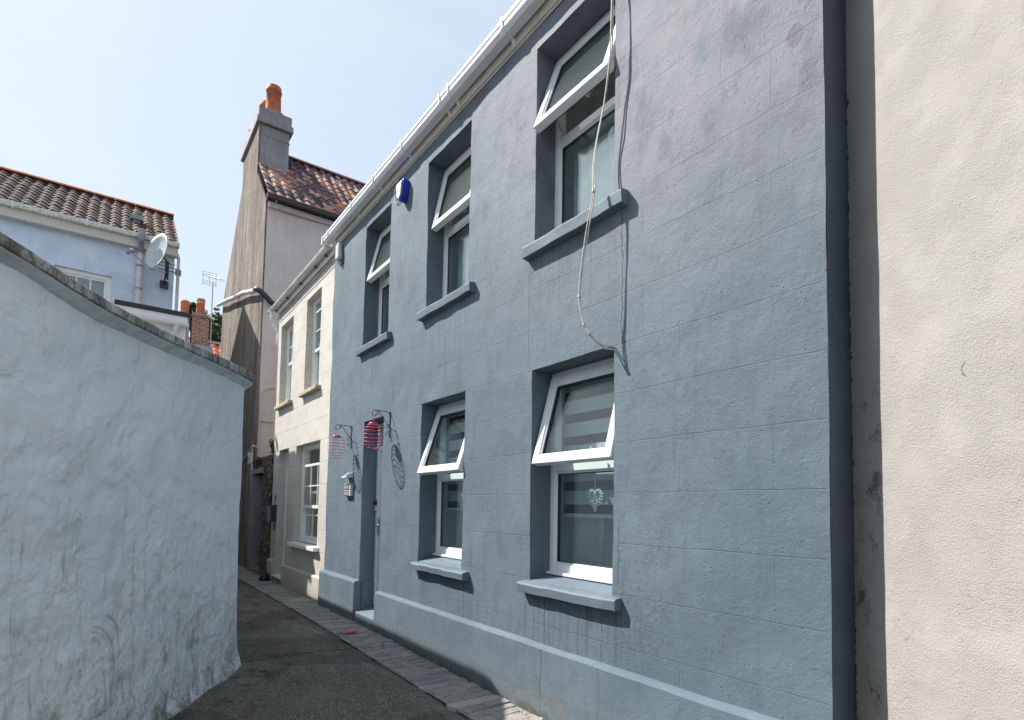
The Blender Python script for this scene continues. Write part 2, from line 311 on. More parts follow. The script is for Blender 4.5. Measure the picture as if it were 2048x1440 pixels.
def grit_mat():
    g = G('gritty_mortar'); P = g.pos()
    col = g.ramp(g.noise(P, 14.0, 7, 0.75), [(0.3, (0.13, 0.11, 0.085)), (0.5, (0.30, 0.265, 0.215)), (0.7, (0.46, 0.42, 0.36))])
    col = g.mix(g.math('MULTIPLY', g.rng(g.noise(P, 3.0, 5), 0.58, 0.66), 0.7), col, (0.09, 0.10, 0.035))
    return g.out(col, 0.95, g.bump(g.noise(P, 60.0, 4), 0.9, 0.012), 0, 0.2)
M['grit'] = grit_mat()
def earth_mat():
    g = G('earth'); P = g.pos()
    col = g.ramp(g.noise(P, 0.6, 6, 0.7), [(0.35, (0.06, 0.06, 0.05)), (0.6, (0.12, 0.11, 0.09))])
    return g.out(col, 0.95, None, 0, 0.2)
M['earth'] = earth_mat()
def rubble_mat():
    g = G('rubble_stone'); P = g.pos()
    W = g.n('VectorMath', {0: P, 1: g.scl(g.n('TexNoise', {'Vector': P, 'Scale': 4.0}).outputs[1], (0.12, 0.12, 0.12))}, operation='ADD').outputs[0]
    W = g.scl(W, (1.0, 1.0, 1.5))
    c = g.n('SeparateColor', {0: g.vor(W, 8.0, out='Color')}).outputs[0]
    col = g.ramp(c, [(0.0, (0.07, 0.06, 0.055)), (0.3, (0.17, 0.14, 0.115)), (0.5, (0.10, 0.10, 0.105)), (0.7, (0.30, 0.25, 0.19)), (0.85, (0.28, 0.12, 0.08)), (1.0, (0.38, 0.34, 0.29))])
    e = g.vor(W, 8.0, 'DISTANCE_TO_EDGE')
    mo = g.rng(e, 0.09, 0.03)
    col = g.mix(g.math('MULTIPLY', mo, 0.8), col, g.mix(g.noise(P, 9.0, 3), (0.07, 0.06, 0.05), (0.42, 0.39, 0.34)))
    col = g.mix(g.math('MULTIPLY', g.rng(g.noise(P, 16.0, 5, 0.7), 0.52, 0.66), 0.6), col, (0.05, 0.05, 0.045))
    h = g.math('ADD', g.rng(e, 0.0, 0.2), g.math('MULTIPLY', g.noise(P, 24.0, 5), 0.6))
    return g.out(col, 0.95, g.bump(h, 1.0, 0.05), 0, 0.2)
M['rubble'] = rubble_mat()
def brick_mat():
    g = G('old_brick'); P = g.pos(); x, y, z = g.sep(P)
    v = g.comb(g.math('ADD', x, y), z, 0.0)
    b = g.n('TexBrick', {'Vector': v, 'Scale': 1.0, 'Mortar Size': 0.014, 'Brick Width': 0.24, 'Row Height': 0.085, 'Mortar Smooth': 0.2, 'Bias': -0.1,
                         'Color1': (0.36, 0.13, 0.08, 1), 'Color2': (0.24, 0.10, 0.075, 1), 'Mortar': (0.36, 0.30, 0.25, 1)})
    col = g.mix(g.math('MULTIPLY', g.rng(g.noise(P, 5.0, 6, 0.7), 0.48, 0.64), 0.7), b.outputs[0], (0.12, 0.10, 0.09))
    return g.out(col, 0.95, g.bump(g.math('ADD', b.outputs['Fac'], g.noise(P, 30.0, 3)), 0.6, -0.02), 0, 0.2)
M['brick'] = brick_mat()
def glass_mat(name, ior, tint=(0.90, 0.965, 0.96)):
    g = G(name); P = g.obj()
    nrm = g.bump(g.noise(P, 1.6, 1), 0.02, 0.01)
    ge = g.n('NewGeometry').outputs
    c = g.math('ABSOLUTE', g.n('VectorMath', {0: ge['True Normal'], 1: ge['Incoming']}, operation='DOT_PRODUCT').outputs[1])
    f0 = ((ior - 1) / (ior + 1)) ** 2
    fr = g.math('ADD', f0, g.math('MULTIPLY', g.math('POWER', g.math('SUBTRACT', 1.0, c), 5.0), 1 - f0), True)
    tr = g.n('BsdfTransparent', {0: (*tint, 1)}); gl = g.n('BsdfGlossy', {'Color': (0.95, 0.97, 1, 1), 'Roughness': 0.015, 'Normal': nrm})
    mx = g.n('MixShader', {0: fr, 1: tr.outputs[0], 2: gl.outputs[0]})
    o = g.n('OutputMaterial'); g.t.links.new(mx.outputs[0], o.inputs[0])
    return g.m
M['glass_vent'] = glass_mat('vent_glazing', 1.6)
M['glass'] = glass_mat('double_glazing', 2.35)
M['glass_old'] = glass_mat('window_glass', 1.9)
M['upvc'] = plain('white_upvc', (0.80, 0.81, 0.82), 0.28, var=0.03)
M['white_wood'] = plain('white_gloss_paint', (0.78, 0.78, 0.76), 0.35, var=0.05)
def gutter_mat(name, c, dirt, amt):
    g = G(name); P = g.pos()
    d = g.rng(g.noise(g.scl(P, (2.0, 9.0, 9.0)), 2.6, 6, 0.72), 0.46, 0.7)
    col = g.mix(g.math('MULTIPLY', d, amt), c, dirt)
    return g.out(col, 0.4, None, 0, 0.4)
M['gutter'] = gutter_mat('white_gutter_plastic', (0.74, 0.745, 0.76), (0.42, 0.42, 0.43), 0.35)
M['gutter_dirty'] = gutter_mat('dirty_gutter_plastic', (0.72, 0.72, 0.69), (0.24, 0.23, 0.20), 0.85)
M['fascia'] = gutter_mat('cream_fascia_paint', (0.62, 0.59, 0.52), (0.36, 0.33, 0.28), 0.5)
M['gasket'] = plain('black_rubber', (0.02, 0.025, 0.03), 0.5)
M['dark_metal'] = plain('dark_iron', (0.045, 0.048, 0.06), 0.5, 0.2, var=0.3)
M['steel'] = plain('galvanised_steel', (0.45, 0.46, 0.47), 0.4, 0.6)
M['grey_plastic'] = plain('grey_plastic', (0.27, 0.28, 0.32), 0.45)
M['pink_trim'] = plain('pale_pink_trim_paint', (0.60, 0.54, 0.52), 0.6)
M['pink_wire'] = plain('pink_wire', (0.55, 0.075, 0.16), 0.35, 0.1, var=0.35, scale=30)
M['pink_wire_faded'] = plain('faded_pink_wire', (0.46, 0.24, 0.26), 0.45, 0.1, var=0.3, scale=30)
M['pink_cap'] = plain('magenta_plastic', (0.36, 0.02, 0.14), 0.3)
M['alarm_blue'] = plain('blue_plastic', (0.02, 0.045, 0.45), 0.25)
M['white_plastic'] = plain('white_plastic', (0.62, 0.62, 0.61), 0.35, var=0.06)
M['black'] = plain('black_plastic', (0.015, 0.015, 0.018), 0.35)
M['silver'] = plain('silver_plastic', (0.55, 0.56, 0.57), 0.3, 0.5)
M['navy'] = plain('navy_paint', (0.022, 0.030, 0.055), 0.35)
M['door_blue'] = plain('dark_blue_door_paint', (0.035, 0.055, 0.12), 0.5, var=0.25)
M['terracotta'] = plain('terracotta', (0.42, 0.115, 0.055), 0.75, var=0.2, bump=0.2)
M['terracotta_pale'] = plain('weathered_terracotta', (0.50, 0.17, 0.08), 0.8, var=0.3, bump=0.2)
M['band_white'] = plain('pale_pot_glaze', (0.62, 0.52, 0.45), 0.7)
M['cable'] = plain('grubby_white_cable', (0.50, 0.47, 0.42), 0.6, var=0.2, scale=25)
M['cable_dark'] = plain('black_cable', (0.03, 0.03, 0.032), 0.6)
M['felt'] = plain('black_roofing_felt', (0.025, 0.025, 0.03), 0.7)
M['sill_stone'] = plain('lichened_sill_stone', (0.40, 0.36, 0.25), 0.9, var=0.3, bump=0.5, scale=14)
M['step_stone'] = plain('weathered_step_stone', (0.22, 0.20, 0.17), 0.9, var=0.35, bump=0.5, scale=10)
M['dark_gutter'] = plain('black_gutter', (0.03, 0.02, 0.022), 0.4)
M['room'] = plain('room_paint', (0.80, 0.86, 0.84), 0.8)
M['room_dark'] = plain('dim_carpet', (0.12, 0.10, 0.09), 0.9)
M['curtain'] = plain('white_net_curtain', (0.78, 0.84, 0.82), 0.9)
M['curtain_grey'] = plain('pale_lining_fabric', (0.62, 0.63, 0.62), 0.9)
def frosted_mat():
    g = G('frosted_glazing'); P = g.obj()
    tex = g.noise(P, 190.0, 3, 0.6, 0.3)
    nrm = g.bump(tex, 0.18, 0.01)
    df = g.n('BsdfDiffuse', {0: (0.10, 0.125, 0.13, 1)}); tl = g.n('BsdfTranslucent', {0: (0.28, 0.34, 0.34, 1)}); tr = g.n('BsdfTransparent', {0: (0.85, 0.9, 0.9, 1)})
    gl = g.n('BsdfGlossy', {'Color': (1, 1, 1, 1), 'Roughness': 0.10, 'Normal': nrm})
    a = g.n('MixShader', {0: 0.5, 1: df.outputs[0], 2: tl.outputs[0]}); b = g.n('MixShader', {0: g.rng(tex, 0.35, 0.65, 0.30, 0.50), 1: a.outputs[0], 2: tr.outputs[0]})
    c = g.n('MixShader', {0: 0.11, 1: b.outputs[0], 2: gl.outputs[0]})
    o = g.n('OutputMaterial'); g.t.links.new(c.outputs[0], o.inputs[0]); return g.m
M['frosted'] = frosted_mat()
def blind_mat():
    g = G('day_and_night_blind'); P = g.obj(); x, y, z = g.sep(P)
    f = g.math('LESS_THAN', g.math('FRACT', g.math('DIVIDE', z, 0.185)), 0.40)
    col = g.mix(f, (0.56, 0.60, 0.59), (0.035, 0.033, 0.035))
    tr = g.n('BsdfTransparent', {0: (1, 1, 1, 1)}); df = g.n('BsdfDiffuse', {0: col}); tl = g.n('BsdfTranslucent', {0: col})
    a = g.n('MixShader', {0: 0.25, 1: df.outputs[0], 2: tl.outputs[0]})
    b = g.n('MixShader', {0: g.math('MULTIPLY', f, 0.12), 1: a.outputs[0], 2: tr.outputs[0]})
    o = g.n('OutputMaterial'); g.t.links.new(b.outputs[0], o.inputs[0]); return g.m
M['blind'] = blind_mat()
M['bead'] = plain('pearl_beads', (0.88, 0.90, 0.90), 0.15)
M['ribbon'] = plain('white_ribbon', (0.7, 0.7, 0.7), 0.7)
M['sign_dark'] = plain('mauve_grey_panel', (0.14, 0.12, 0.155), 0.5)
M['sign_pale'] = plain('pale_lettering', (0.62, 0.60, 0.62), 0.6)
M['sign_frame'] = plain('stone_coloured_frame', (0.56, 0.54, 0.53), 0.6)
M['dish'] = plain('pale_dish_paint', (0.50, 0.54, 0.54), 0.35, var=0.12, scale=5)
M['solar'] = plain('solar_panel', (0.30, 0.33, 0.40), 0.15)
M['leaf'] = None
def leaf_mat(name, a, b):
    g = G(name)
    t = g.n('Attribute', attribute_name='tone').outputs['Fac']
    return g.out(g.mix(t, a, b), 0.6, None, 0, 0.3, **{'Transmission Weight': 0.0})
M['leaf'] = leaf_mat('tree_leaves', (0.020, 0.045, 0.012), (0.11, 0.17, 0.05))
M['weed'] = leaf_mat('weed_leaves', (0.05, 0.085, 0.02), (0.22, 0.27, 0.06))
M['bark'] = plain('bark', (0.10, 0.08, 0.06), 0.9, var=0.3, bump=0.6)
M['dry_leaf'] = plain('dry_leaf', (0.34, 0.15, 0.06), 0.8, var=0.3)
M['red_chip'] = plain('faded_red_paint', (0.36, 0.13, 0.12), 0.8, var=0.3, scale=30)
M['bag'] = plain('black_bag_plastic', (0.02, 0.02, 0.024), 0.35, bump=0.6, scale=12)
M['bag_blue'] = plain('blue_ribbon_plastic', (0.05, 0.25, 0.55), 0.4)

# ------------------------------------------------------------------ mesh building
LOC = {}
class MB:
    """Collects shapes given in world coordinates; build() links them as one mesh object."""
    def __init__(s): s.v = []; s.f = []; s.t = []; s.sm = []
    def add(s, vs, fs, tone=0.5, smooth=False):
        o = len(s.v); s.v += [tuple(p) for p in vs]
        for f in fs: s.f.append([i + o for i in f]); s.t.append(tone); s.sm.append(smooth)
        return s
    def box(s, x0, x1, y0, y1, z0, z1, fn=None, tone=0.5):
        vs = [(x, y, z) for z in (z0, z1) for y in (y0, y1) for x in (x0, x1)]
        if fn: vs = [fn(*p) for p in vs]
        return s.add(vs, [(0, 2, 3, 1), (4, 5, 7, 6), (0, 1, 5, 4), (2, 6, 7, 3), (0, 4, 6, 2), (1, 3, 7, 5)], tone)
    def prism(s, poly, a, b, fn, tone=0.5):
        """poly: list of (p, q); extruded from a to b; fn(p, q, w) -> point. Counter-clockwise as seen from the a side when fn keeps hands."""
        n = len(poly)
        vs = [fn(p, q, a) for p, q in poly] + [fn(p, q, b) for p, q in poly]
        fs = [tuple(range(n)), tuple(reversed(range(n, 2 * n)))]
        fs += [(i, i + n, (i + 1) % n + n, (i + 1) % n) for i in range(n)]
        return s.add(vs, fs, tone)
    def tube(s, pts, r, seg=8, cap=True, tone=0.5):
        pts = [Vector(p) for p in pts]; n = len(pts)
        if not hasattr(r, '__len__'): r = [r] * n
        tang = [(pts[min(i + 1, n - 1)] - pts[max(i - 1, 0)]).normalized() for i in range(n)]
        up = Vector((0, 0, 1)) if abs(tang[0].z) < 0.9 else Vector((1, 0, 0))
        nrm = (up - tang[0] * up.dot(tang[0])).normalized(); vs = []
        for i in range(n):
            nrm = (nrm - tang[i] * nrm.dot(tang[i])).normalized(); b = tang[i].cross(nrm)
            for k in range(seg):
                a = 2 * PI * k / seg; vs.append(pts[i] + (nrm * math.cos(a) + b * math.sin(a)) * r[i])
        fs = [(i * seg + k, i * seg + (k + 1) % seg, (i + 1) * seg + (k + 1) % seg, (i + 1) * seg + k) for i in range(n - 1) for k in range(seg)]
        s.add(vs, fs, tone, True)
        if cap: s.add(vs[:seg], [tuple(reversed(range(seg)))], tone); s.add(vs[-seg:], [tuple(range(seg))], tone)
        return s
    def lathe(s, c, prof, seg=20, axis='z', tone=0.5, ax=None):
        c = Vector(c)
        if ax is None: e = {'z': ((1, 0, 0), (0, 1, 0), (0, 0, 1)), 'x': ((0, 1, 0), (0, 0, 1), (1, 0, 0)), 'y': ((0, 0, 1), (1, 0, 0), (0, 1, 0))}[axis]
        else:
            w = Vector(ax).normalized(); u = w.orthogonal().normalized(); e = (u, w.cross(u), w)
        e = [Vector(q) for q in e]; vs = []
        for r, h in prof:
            for k in range(seg):
                a = 2 * PI * k / seg; vs.append(c + e[0] * (r * math.cos(a)) + e[1] * (r * math.sin(a)) + e[2] * h)
        fs = [(i * seg + k, i * seg + (k + 1) % seg, (i + 1) * seg + (k + 1) % seg, (i + 1) * seg + k) for i in range(len(prof) - 1) for k in range(seg)]
        s.add(vs, fs, tone, True)
        return s
    def build(s, name, mat, parent=None, bevel=0.0, sharp=True, recalc=False):
        L = LOC.get(parent.name, Vector((0, 0, 0))) if parent else Vector((0, 0, 0))
        me = bpy.data.meshes.new(name)
        me.from_pydata([tuple(Vector(p) - L) for p in s.v], [], s.f)
        at = me.attributes.new('tone', 'FLOAT', 'FACE')
        at.data.foreach_set('value', s.t)
        me.polygons.foreach_set('use_smooth', s.sm)
        if recalc:
            bm = bmesh.new(); bm.from_mesh(me); bmesh.ops.recalc_face_normals(bm, faces=bm.faces); bm.to_mesh(me); bm.free()
        me.materials.append(mat); me.update()
        o = bpy.data.objects.new(name, me); COL.objects.link(o)
        if parent: o.parent = parent
        LOC[o.name] = L
        if bevel:
            b = o.modifiers.new('bevel', 'BEVEL'); b.width = bevel; b.segments = 2; b.limit_method = 'ANGLE'; b.angle_limit = math.radians(40)
        return o

def thing(name, label, cat, loc=(0, 0, 0), group=None):
    o = bpy.data.objects.new(name, None); COL.objects.link(o)
    o.location = loc; o.empty_display_size = 0.1; LOC[o.name] = Vector(loc)
    o['label'] = label; o['category'] = cat
    if group: o['group'] = group
    return o
def tag(o, label, cat, group=None):
    o['label'] = label; o['category'] = cat
    if group: o['group'] = group
    return o
def struct(o, kind='structure'): o['kind'] = kind; return o

def breaks(vals, step):
    vals = sorted(set(round(v, 5) for v in vals)); out = []
    for a, b in zip(vals, vals[1:]):
        n = max(1, int(math.ceil((b - a) / step))); out += [a + (b - a) * i / n for i in range(n)]
    return out + [vals[-1]]

def wall_sheet(mb, u0, u1, v0, v1, fn, openings=(), step=0.12, amp=0.006, jit=0.004, seed=0.0, freq=1.4):
    """A wall face with real openings and their reveals. fn(u, v, w): w goes into the house. openings: (ua, ub, va, vb, depth)."""
    us = breaks([u0, u1] + [q for o in openings for q in o[:2]], step)
    vs = breaks([v0, v1] + [q for o in openings for q in o[2:4]], step)
    def edge_on(u, v):
        for ua, ub, va, vb, d in openings:
            if ua - 1e-4 <= u <= ub + 1e-4 and va - 1e-4 <= v <= vb + 1e-4: return True
        return False
    P = {}
    for i, u in enumerate(us):
        for j, v in enumerate(vs):
            w = amp * (nz(u * freq, v * freq, seed) + 0.6 * nz(u * freq * 3.1, v * freq * 3.1, seed + 5))
            du = dv = 0.0
            if edge_on(u, v) and jit:
                du = jit * nz(u * 7, v * 7, seed + 9); dv = jit * nz(u * 7, v * 7, seed + 19)
            P[i, j] = (u + du, v + dv, w)
    def inside(u, v): return any(ua < u < ub and va < v < vb for ua, ub, va, vb, d in openings)
    verts = []; idx = {}; faces = []
    def vid(i, j):
        if (i, j) not in idx: idx[i, j] = len(verts); verts.append(fn(*P[i, j]))
        return idx[i, j]
    for i in range(len(us) - 1):
        for j in range(len(vs) - 1):
            if not inside((us[i] + us[i + 1]) / 2, (vs[j] + vs[j + 1]) / 2):
                faces.append((vid(i, j), vid(i + 1, j), vid(i + 1, j + 1), vid(i, j + 1)))
    mb.add(verts, faces, smooth=True)
    near = lambda a, b: abs(a - b) < 1e-4
    for ua, ub, va, vb, d in openings:
        if d <= 0: continue
        I = [i for i, u in enumerate(us) if ua - 1e-4 <= u <= ub + 1e-4]; J = [j for j, v in enumerate(vs) if va - 1e-4 <= v <= vb + 1e-4]
        loops = [([(I[0], j) for j in J], 1), ([(I[-1], j) for j in J], 0), ([(i, J[0]) for i in I], 0), ([(i, J[-1]) for i in I], 1)]
        for ring, flip in loops:
            for a, b in zip(ring, ring[1:]):
                pa, pb = P[a], P[b]; ca = (us[a[0]], vs[a[1]]); cb = (us[b[0]], vs[b[1]])
                q = [fn(*pa), fn(*pb), fn(cb[0], cb[1], d), fn(ca[0], ca[1], d)]
                f = (0, 3, 2, 1) if not flip else (0, 1, 2, 3)
                mb.add(q, [f])
    return mb

FB = lambda u, v, w: (u, D + w, v)                        # blue house front
FC = lambda u, v, w: (u, D + 0.02 + w, v)                 # cream house front, 2 cm behind it

# ------------------------------------------------------------------ blue house
blue = thing('blue_house', 'two storey slate blue rendered house with five open white windows and a recessed door', 'house', (-5.0, D, 0))
XL, XR = -8.65, -1.262
YF = D + 0.205                                           # front of the window frames
UP = [(-7.335, -6.50, 3.70, 5.43), (-5.49, -4.595, 3.70, 5.43), (-3.55, -2.665, 3.70, 5.435)]
LO = [(-5.51, -4.60, 0.97, 2.725), (-3.555, -2.65, 0.97, 2.722)]
DOOR = (-7.20, -6.55, -0.1, 2.72)
ops = [(a, b, c, d, 0.21) for a, b, c, d in UP + LO] + [(*DOOR, 0.21)]
mb = wall_sheet(MB(), XL, XR, -0.15, 5.66, FB, ops, 0.11, 0.010, 0.005)
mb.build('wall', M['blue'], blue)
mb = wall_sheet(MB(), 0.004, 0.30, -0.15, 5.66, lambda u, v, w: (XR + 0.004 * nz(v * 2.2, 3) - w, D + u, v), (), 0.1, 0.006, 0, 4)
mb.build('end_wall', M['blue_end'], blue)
mb = wall_sheet(MB(), XL, XR, 0.0, 5.66, lambda u, v, w: (u, D + 0.30 + w, v), [(a, b, c, d, 0) for a, b, c, d, e in ops], 9, 0, 0)
for (z0, z1) in ((0.0, 2.9), (3.05, 5.66)):
    for xw in (XL + 0.05, -6.42, -4.05, XR - 0.05):
        mb.add([(xw, D + .3, z0), (xw, D + 3.4, z0), (xw, D + 3.4, z1), (xw, D + .3, z1)], [(0, 1, 2, 3)])
    wall_sheet(mb, XL, XR, z0, z1, lambda u, v, w: (u, D + 3.4, v), [(c - .7, c + .7, z0 + .75, z0 + 2.25, 0) for c in (-7.5, -5.0, -2.6)], 9, 0, 0)  # unseen rear openings, added so sky light fills the rooms
    mb.add([(XL, D + .3, z1), (XR, D + .3, z1), (XR, D + 3.4, z1), (XL, D + 3.4, z1)], [(0, 1, 2, 3)])
    mb.add([(XL, D + .3, z0 + .004), (XR, D + .3, z0 + .004), (XR, D + 3.4, z0 + .004), (XL, D + 3.4, z0 + .004)], [(0, 1, 2, 3)])
mb.build('interior', M['room'], blue)
# plinth: a proud band with a sloped ledge, broken by the doorway
def plinth_poly(zt, pr): return [(0.03, -0.15), (-pr, -0.15), (-pr - 0.006, 0.25), (-pr, zt - 0.018), (-pr + 0.012, zt), (0.03, zt + 0.018)]
def plinth(mb, x0, x1, zt, pr, y=D):
    n = max(1, int((x1 - x0) / 0.1)); poly = plinth_poly(zt, pr); vs = []; k = len(poly)
    for i in range(n + 1):
        x = lerp(x0, x1, i / n)
        for a, b in poly: vs.append((x, y + a + 0.006 * nz(x * 1.7, b * 2, 3), b + 0.006 * nz(x * 2.3, 7, a)))
    fs = [(i * k + j, i * k + j + 1, (i + 1) * k + j + 1, (i + 1) * k + j) for i in range(n) for j in range(k - 1)]
    mb.add(vs, [tuple(reversed(f)) for f in fs])
    mb.add(vs[:k], [tuple(range(k))]); mb.add(vs[-k:], [tuple(reversed(range(k)))])
mb = MB(); plinth(mb, -6.535, XR - 0.003, 0.567, 0.05); plinth(mb, XL + 0.01, -7.19, 0.62, 0.075)
mb.box(-7.215, -7.172, D + 0.032, D + 0.20, -0.1, 0.60)
mb.build('plinth', M['blue_plain'], blue, recalc=True)
mb = MB(); mb.prism([(-0.055, -0.1), (0.20, -0.1), (0.20, 0.285), (-0.055, 0.232)], -7.168, -6.538, lambda p, q, w: (w, D + p, q))
mb.build('doorstep', M['blue_sill'], blue, 0.012, recalc=True)
# fascia, gutter with brackets, roof
mb = MB(); mb.box(XL + 0.005, XR - 0.005, D - 0.028, D + 0.25, 5.645, 5.86); mb.box(XL + 0.005, XR, D - 0.012, D - 0.001, 5.625, 5.642)
mb.build('fascia', M['fascia'], blue, 0.003)
GP = [(-0.165, 5.832), (-0.165, 5.80), (-0.158, 5.795), (-0.155, 5.755), (-0.128, 5.715), (-0.055, 5.712), (-0.032, 5.74), (-0.032, 5.835), (-0.040, 5.835), (-0.040, 5.745), (-0.060, 5.722), (-0.125, 5.724), (-0.147, 5.758), (-0.150, 5.832)]
gx0, gx1 = -8.82, 0.2
mb = MB(); mb.prism(GP, gx0, gx1, lambda p, q, w: (w, D + p, q)); mb.box(gx0 - 0.012, gx0 + 0.03, D - 0.17, D - 0.035, 5.71, 5.837)
gut = mb.build('gutter', M['gutter'], blue, recalc=True)
def gbracket(x, w=0.028):
    q = [(a * 1.0, b) for a, b in [(-0.172, 5.845), (-0.172, 5.80), (-0.163, 5.75), (-0.132, 5.704), (-0.050, 5.700), (-0.028, 5.67), (-0.028, 5.75), (-0.05, 5.715), (-0.125, 5.717), (-0.153, 5.757), (-0.160, 5.845)]]
    mb = MB(); mb.prism(q, x - w / 2, x + w / 2, lambda p, qq, w_: (w_, D + p, qq)); mb.build('gutter_bracket', M['gutter'], gut, recalc=True)
for x in (-8.55, -7.55, -6.75, -5.9, -4.98, -4.80, -3.85, -2.9, -1.95, -1.0): gbracket(x)

def pantile_roof(mb, A, B, up, rows, cols, seg=8, amp=0.045, lip=0.022, rnd=random, toned=None):
    """A is the eave corner, B the other eave corner, up the vector from eave to ridge. S-shaped tiles, each row lapping the one below."""
    A = Vector(A); B = Vector(B); up = Vector(up); e = (B - A) / cols; n = (B - A).cross(up).normalized()
    if n.z < 0: n = -n
    r = up / rows
    def prof(t): return amp * (0.62 * math.sin(2 * PI * t) + 0.18 * math.sin(4 * PI * t + 0.6))
    for i in range(rows):
        for c in range(cols):
            tn = toned(i, c) if toned else rnd.random()
            dz = rnd.uniform(-0.006, 0.006); sh = rnd.uniform(-0.012, 0.012)
            base = A + r * i + e * c
            lo = [base + r * (-0.10 + sh) + e * (k / seg) + n * (prof(k / seg) + lip + dz) for k in range(seg + 1)]
            hi = [base + r * 1.03 + e * (k / seg) + n * (prof(k / seg) + dz) for k in range(seg + 1)]
            un = [p - n * (lip + 0.012) for p in lo]
            k = seg + 1
            mb.add(lo + hi, [(j, j + 1, k + j + 1, k + j) for j in range(seg)], tn, True)
            mb.add(un + lo, [(j, j + 1, k + j + 1, k + j) for j in range(seg)], tn * 0.8, True)
    return mb
def slab(mb, A, B, up, t=0.08):
    A = Vector(A); B = Vector(B); up = Vector(up); n = (B - A).cross(up).normalized()
    if n.z < 0: n = -n
    q = [A, B, B + up, A + up]; vs = [p - n * 0.05 for p in q] + [p - n * (0.05 + t) for p in q]
    mb.add(vs, [(0, 1, 2, 3), (7, 6, 5, 4), (0, 4, 5, 1), (1, 5, 6, 2), (2, 6, 7, 3), (3, 7, 4, 0)])
mb = MB(); slab(mb, (XL, D - 0.02, 5.93), (0.2, D - 0.02, 5.93), (0, 3.0, 2.0)); slab(mb, (0.2, D + 6.0, 5.93), (XL, D + 6.0, 5.93), (0, -3.02, 2.0))
mb.build('roof', M['felt'], blue)
mb = wall_sheet(MB(), -XR, -XL, -0.1, 5.8, lambda u, v, w: (-u, D + 3.7 - w, v), [(-c - .7, -c + .7, z + .75, z + 2.25, .28) for c in (-7.5, -5.0, -2.6) for z in (0.0, 3.05)], .6, 0, 0)  # the added light openings continue through the back wall
mb.build('rear_wall', M['blue_plain'], blue)

def bars_rect(mb, x0, x1, z0, z1, w, y0, y1, fn=None, wb=None, wt=None):
    wb = wb or w; wt = wt or w
    mb.box(x0, x0 + w, y0, y1, z0, z1, fn); mb.box(x1 - w, x1, y0, y1, z0, z1, fn)
    mb.box(x0 + w, x1 - w, y0 + .001, y1 - .001, z0, z0 + wb, fn); mb.box(x0 + w, x1 - w, y0 + .001, y1 - .001, z1 - wt, z1, fn)

